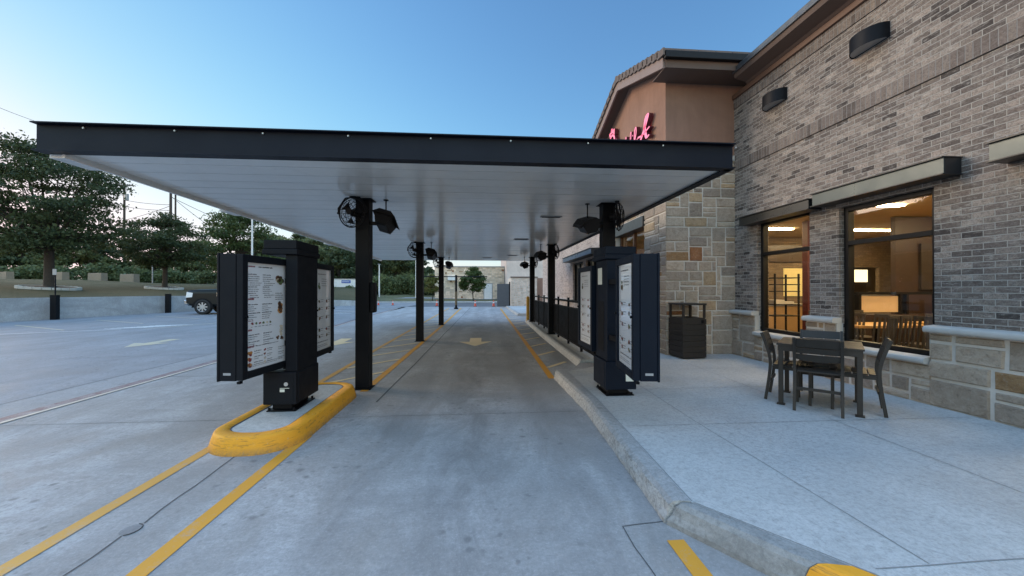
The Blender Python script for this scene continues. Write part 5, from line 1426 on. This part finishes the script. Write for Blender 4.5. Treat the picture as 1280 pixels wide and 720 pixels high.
def pickup(x, y, rz):
    t = thing('pickup_truck', 'black pickup truck with chrome bumper, partly hidden behind the left menu board', 'truck', (x,y,0), rz)
    # front points to -X; origin at front wheel centre on the ground
    W = .98
    def hp(zb, zs, zt, wt): return [(0,zb),(W*.93,zb),(W,zb+.12),(W,zs),(W*.985,zs+.10),(wt,zt-.03),(wt*.9,zt),(0,zt)]
    body_loft(t, 'body', [(-.88,hp(.62,1.18,1.38,.84)),(-.82,hp(.55,1.25,1.46,.90)),(-.3,hp(.5,1.27,1.51,.92)),(.75,hp(.5,1.27,1.54,.92)),(1.0,hp(.48,1.24,1.55,.93)),(3.15,hp(.48,1.10,1.44,.97)),(3.2,hp(.48,1.10,1.50,.97)),(5.0,hp(.55,1.10,1.50,.97)),(5.05,hp(.6,1.10,1.48,.95))], M_TRK)
    # cab greenhouse
    m = MB(); secs = [(.85,.90,1.50),(1.55,.78,2.02),(1.75,.77,2.06),(2.85,.77,2.06),(3.1,.88,1.50)]
    def cab(s): return [(secs[0][0],-secs[0][1]*s,1.49),(secs[1][0],-secs[1][1]*s,secs[1][2])]
    vs = []
    for xx, wy, zz in secs: vs += [(xx,-wy,zz),(xx,wy,zz)]
    vs += [(.85,-.90,1.45),(.85,.90,1.45),(3.1,-.88,1.45),(3.1,.88,1.45)]
    m.add(vs, [(0,1,3,2),(2,3,5,4),(4,5,7,6),(6,7,9,8)], 0); m.build('cab_roof', M_TRK, t)
    m = MB(); m.add([(.9,-.86,1.52),(.9,.86,1.52),(1.53,.74,2.0),(1.53,-.74,2.0)], [(0,1,2,3)]); 
    m.v = [(a-.012,b,c+.012) for a,b,c in m.v]; m.build('windscreen', M_BLACK, t, fix=False)
    for s in (-1,1):
        for x0, x1, x2, x3 in ((1.02,1.95,1.95,1.6),(2.03,3.0,2.83,2.03)):
            m = MB(); m.add([(x0,s*.905,1.51),(x1,s*.905,1.51),(x2,s*.785,1.99),(x3,s*.785,1.99)], [(0,1,2,3)]); m.build('side_window', M_BLACK, t, fix=False)
        m = MB(); m.box(1.0,1.98,s*.981,s*.990,.60,1.42); d_ = m.build('door', M_TRK, t, .02); m = MB(); m.box(1.75,1.93,s*.991,s*1.015,1.18,1.23); m.build('handle', M_CHROME, d_)
        m = MB(); m.box(2.02,3.05,s*.981,s*.990,.60,1.42); d_ = m.build('door', M_TRK, t, .02); m = MB(); m.box(2.8,2.98,s*.991,s*1.015,1.18,1.23); m.build('handle', M_CHROME, d_)
        m = MB(); m.box(1.05,1.22,s*1.0,s*1.28,1.45,1.75); m.build('mirror', M_BLACK, t, .03)
        m = MB(); m.prism([(-.895,1.02),(-.56,1.05),(-.52,1.30),(-.84,1.36)], lambda u, v: (u,s*.80,v), lambda u, v: (u,s*.992,v)); m.build('headlight', M_LAMP, t, .01)
        m = MB(); m.box(.78,.82,s*.985,s*.997,1.10,1.34); m.build('fender_badge', M_CHROME, t)
        m = MB(); m.box(4.9,5.06,s*.86,s*.975,.95,1.35); m.build('tail_light', M_TAIL, t)
        for xw in (0, 4.05):
            m = MB(); n = 20
            P = [(.58*math.cos(math.pi*i/n), .42+.55*math.sin(math.pi*i/n)) for i in range(n+1)]
            m.prism(P+[(-.58,.2),(.58,.2)][0:0]+[(-.58,.42)][0:0], lambda u, v: (xw+u,s*.80,v), lambda u, v: (xw+u,s*.993,v)); m.build('wheel_arch', M_BLACK, t)
            wheel(t, xw, s*.86, .46, .46, .30, s)
    m = MB(); m.box(-.95,-.882,-.72,.72,.98,1.34); m.build('grille', M_CHROME, t, .02)
    m = MB(); m.box(-1.02,-.72,-.97,.97,.60,.88); m.box(-1.03,-.9,-.5,.5,.52,.6); m.build('front_bumper', M_CHROME, t, .05, 3)
    m = MB(); m.box(5.06,5.22,-.95,.95,.6,.8); m.build('rear_bumper', M_CHROME, t, .03)
    return t
tx, ty = at(266, 23.8)
pickup(tx, ty, R(4))
def car(x, y, z, rz, lab):
    t = thing('parked_car', lab, 'car', (x,y,z), rz, 'cars parked far behind the bank')
    W = .88; hp = lambda zb, zs, zt: [(0,zb),(W*.9,zb),(W,zb+.1),(W,zs),(W*.9,zt),(0,zt+.02)]
    pm = M_WHITE
    body_loft(t, 'body', [(-2.2,hp(.35,.6,.75)),(-2.1,hp(.25,.65,.82)),(-1.0,hp(.22,.75,.95)),(1.2,hp(.22,.78,.98)),(2.1,hp(.25,.75,.92)),(2.2,hp(.35,.6,.8))], pm)
    m = MB(); m.prism([(-1.1,.93),(1.5,.95),(.9,1.42),(-.3,1.44)], lambda u, v: (u,-.70,v), lambda u, v: (u,.70,v)); m.build('window', M_BLACK, t, .05)
    m = MB(); m.prism([(-.35,1.42),(.95,1.42),(.85,1.46),(-.25,1.47)], lambda u, v: (u,-.69,v), lambda u, v: (u,.69,v)); m.build('roof', pm, t, .02)
    for s in (-1,1):
        for xw in (-1.35,1.35): wheel(t, xw, s*.76, .32, .32, .2, s, 5)
for px_, d, lab, a in ((183,62,'white car parked behind the bank, just left of the smaller oak trunk',.2),(248,66,'white car parked behind the bank, above the pickup truck',.5)):
    x, y = at(px_, d); car(x, y, min(3.0, bank_h(x,y))-.1, a, lab)

# ------------------------------------------------------------------ far structures
fb = thing('limestone_building', 'long low pale limestone building with a white door at the far end of the lane', 'building', (0,50.5,.1))
m = MB(); m.box(-6.2,2.9,0,12,0,4.35); m.build('wall', M_MORT, fb)
ashlar('stone_cladding', 9.1, 4.35, lambda u, v, t: (-6.2+u, -t, v), 77, .13, .03, .03, tone=[(.80,.72,.58),(.72,.65,.54),(.85,.77,.65),(.62,.56,.46)], wmax=4, hmax=2, parent=fb)
m = MB(); m.box(-6.3,2.95,-.1,12.1,4.351,4.5); m.build('coping', M_GREYM, fb)
m = MB(); m.box(.25,1.25,-.07,-.045,0,2.15); d_ = m.build('door', M_WHITE, fb); m = MB(); m.box(.15,.249,-.075,-.044,0,2.25); m.box(1.251,1.35,-.075,-.044,0,2.25); m.box(.25,1.25,-.075,-.044,2.151,2.25); m.build('door_frame', M_GREYM, d_)
m = MB(); m.cyl((1.15,-.071,1.0),(1.15,-.11,1.0), .04, n=8); m.build('handle', M_SILV, d_)
m = MB(); m.box(-4.5,-3.3,-.5,-.045,2.6,3.2); m.build('vent_unit', M_WHITE, fb, .03)
gb = thing('grey_building', 'tall plain light grey building rising behind the refuse enclosure', 'building', (0,47,.08))
m = MB(); m.box(2.95,14,0,14,0,8.5); m.build('wall', M_STUC2, gb); m = MB(); m.box(2.9,14.1,-.06,14.1,8.501,8.7); m.build('coping', M_GREYM, gb)
m = MB(); m.box(8.,9.,-.03,-.001,0,2.1); m.build('door', M_GREYM, gb)
en = thing('refuse_enclosure', 'beige stone refuse enclosure with a dark grey metal gate at the end of the lane', 'enclosure', (0,0,.0))
m = MB(); m.box(2.40,4.55,31.55,31.8,.1,2.5); m.box(2.40,2.65,31.801,36,.0,2.5); m.box(4.30,4.55,31.801,36,.0,2.5); m.build('wall', M_MORT, en)
ashlar('stone_cladding', 2.15, 2.36, lambda u, v, t: (2.4+u, 31.55-t, .14+v), 88, .09, 0, .02, tone=[(.68,.58,.50),(.64,.54,.46),(.72,.62,.54)], wmax=3, hmax=2, parent=en)
m = MB(); m.box(2.33,4.62,31.48,31.87,2.501,2.58); m.build('coping', M_SOFF, en)
m = MB(); m.box(1.22,2.22,31.70,31.75,.08,1.98); gt = m.build('gate', plain('gate_grey', (.085, .085, .09), .6), en)
m = MB(); 
for k in range(9): m.box(1.26+.105*k,1.33+.105*k,31.685,31.699,.1,1.95)
m.build('gate_rib', bpy.data.materials['gate_grey'], gt)
m = MB(); m.box(2.22,2.32,31.68,31.78,0,2.15); m.build('gate_post', M_BLACK, en)
m = MB(); m.box(4.6,6.8,32.5,32.7,.1,2.5); m.build('side_wall', M_STUC, en)
cp = thing('clearance_bar', 'black pole with a long horizontal clearance bar at the far end of the lane', 'clearance bar', (-2.02,29.6,0))
m = MB(); m.cyl((0,0,0),(0,0,2.62), .085, n=14); m.build('pole', M_BLACK, cp); m = MB(); m.cyl((0,0,.02),(0,0,.12), .17, n=14); m.build('base', M_BLACK, cp)
m = MB(); m.cyl((0,0,.3),(0,0,1.35), .092, n=14); m.build('sleeve', plain('sleeve_tan', (.11, .075, .035), .6), cp)
m = MB(); m.cyl((-2.6,0,2.50),(2.4,0,2.50), .035, n=10); m.build('bar', M_BLACK, cp)
M_ORG = plain('cone_orange', (.62, .085, .05), .5); M_CW = plain('cone_white', (.6, .6, .6), .5)
def cone():
    t = thing('traffic_cone', '', 'traffic cone', group='orange traffic cones')
    m = MB(); m.box(-.18,.18,-.18,.18,0,.035); m.build('base', M_BLACK, t, .01)
    m = MB(); m.cyl((0,0,.036),(0,0,.70), .135, .03, 16); m.build('cone_body', M_ORG, t)
    m = MB(); m.cyl((0,0,.38),(0,0,.52), .088, .067, 16, cap=False); m.build('white_band', M_CW, t)
    return t
co = cone()
for i, (px_, py, lab) in enumerate([(594,383.2,'orange traffic cone left of the refuse gate, right of the clearance pole'),(617,383.2,'orange traffic cone right beside the refuse enclosure gate'),(546,382.5,'orange traffic cone behind the farthest left column'),(473,381.5,'orange traffic cone just right of the nearest left column'),(491,381.5,'orange traffic cone far out in the lot between the first two left columns')]):
    o = co if i == 0 else dup(co)
    d = 714/(py-362); x, y = at(px_, d); o.location = (x,y,0); o['label'] = lab
    o.scale = (.72,.72,.66) if i in (3,4) else (.88,.88,.80)
x, y = at(436, 60)
ct = thing('white_cabin', 'white flat-roofed cabin with a blue sign beyond the far verge', 'cabin', (x,y,verge_h(x,y)-.05), R(12))
m = MB(); m.box(-2.6,2.6,-1.2,1.2,0,1.75); m.build('wall', M_WHITE, ct, .02); m = MB(); m.box(-2.65,2.65,-1.25,1.25,1.751,1.84); m.build('roof', M_GREYM, ct)
m = MB(); m.box(-.9,.4,-1.235,-1.201,1.15,1.6); s_ = m.build('blue_sign', plain('sign_blue', (.03, .09, .36), .5), ct)
m = MB(); 
for k in range(7): m.box(-.78+.15*k,-.70+.15*k,-1.2375,-1.2355,1.3,1.45)
m.build('sign_mark', M_WHITE, s_)

# ------------------------------------------------------------------ camera, sky, sun
cam = bpy.data.cameras.new('camera'); co_ = bpy.data.objects.new('camera', cam); COL.objects.link(co_)
cam.sensor_width = 36; cam.lens = 476/1280*36; cam.clip_end = 2000; cam.clip_start = .05
co_.location = (0,0,1.5); co_.rotation_euler = (R(90)+math.atan(2/476), 0, -math.atan(37/476))
sc.camera = co_
w = bpy.data.worlds.new('World'); sc.world = w; w.use_nodes = True; nt = w.node_tree
sky = nt.nodes.new('ShaderNodeTexSky'); sky.sky_type = 'NISHITA'; sky.sun_disc = False
SEL, SAZ = 6.0, -62.
sky.sun_elevation = R(SEL); sky.sun_rotation = R(SAZ); sky.altitude = 150; sky.air_density = 1.0; sky.dust_density = .3; sky.ozone_density = 3.
bg = nt.nodes['Background']; bg.inputs[1].default_value = 1.
def vm(op, a, b=None):
    n_ = nt.nodes.new('ShaderNodeVectorMath'); n_.operation = op
    for i_, v_ in enumerate((a, b)):
        if v_ is None: continue
        if isinstance(v_, bpy.types.NodeSocket): nt.links.new(v_, n_.inputs[i_])
        else: n_.inputs[i_].default_value = v_
    return n_.outputs[0]
# a soft shoulder keeps the glow round the sunken sun from burning out, and an unseen boost added overhead brightens the ground
SKY_S = .46
v_ = vm('MULTIPLY', sky.outputs[0], (SKY_S*.93,SKY_S,SKY_S*1.09))
q_ = vm('DIVIDE', v_, (1.45, 1.10, 1.12))
q3 = vm('MULTIPLY', vm('MULTIPLY', q_, q_), q_)
den = vm('POWER', vm('ADD', q3, (1,1,1)), (1/3,)*3)
tone = vm('DIVIDE', v_, den)
tc = nt.nodes.new('ShaderNodeTexCoord'); sx_ = nt.nodes.new('ShaderNodeSeparateXYZ'); nt.links.new(tc.outputs['Generated'], sx_.inputs[0])
mr = nt.nodes.new('ShaderNodeMapRange'); mr.interpolation_type = 'SMOOTHSTEP'; nt.links.new(sx_.outputs[2], mr.inputs[0]); mr.inputs[1].default_value = .64; mr.inputs[2].default_value = .9
mx = nt.nodes.new('ShaderNodeMix'); mx.data_type = 'VECTOR'; nt.links.new(mr.outputs[0], mx.inputs[0]); mx.inputs[4].default_value = (1,1,1); mx.inputs[5].default_value = (9.6, 6.7, 5.3)
mr2 = nt.nodes.new('ShaderNodeMapRange'); mr2.interpolation_type = 'SMOOTHSTEP'; nt.links.new(sx_.outputs[1], mr2.inputs[0]); mr2.inputs[1].default_value = -.15; mr2.inputs[2].default_value = -.8
mx2 = nt.nodes.new('ShaderNodeMix'); mx2.data_type = 'VECTOR'; nt.links.new(mr2.outputs[0], mx2.inputs[0]); mx2.inputs[4].default_value = (1,1,1); mx2.inputs[5].default_value = (4.0, 2.75, 2.1)
# unseen rosy fill added to the sky behind the viewer, brightens camera-facing sides
nt.links.new(vm('MULTIPLY', vm('MULTIPLY', tone, mx.outputs[1]), mx2.outputs[1]), bg.inputs[0])
sl = bpy.data.lights.new('sun', 'SUN'); SUN_EL = 14.
so = bpy.data.objects.new('sun', sl); COL.objects.link(so)
sl.energy = 2.6; sl.angle = R(32); sl.color = (1., .80, .60)
d = Vector((math.sin(R(SAZ))*math.cos(R(SUN_EL)), math.cos(R(SAZ))*math.cos(R(SUN_EL)), math.sin(R(SUN_EL))))
so.rotation_euler = d.to_track_quat('Z', 'Y').to_euler()
sc.view_settings.view_transform = 'Standard'; sc.view_settings.look = 'None'; sc.view_settings.exposure = 0; sc.view_settings.gamma = 1
sc.render.engine = 'CYCLES'
cy = sc.cycles; cy.use_denoising = True; cy.max_bounces = 8; cy.diffuse_bounces = 4; cy.transparent_max_bounces = 12; cy.sample_clamp_indirect = 6
try: cy.denoiser = 'OPENIMAGEDENOISE'
except Exception: pass
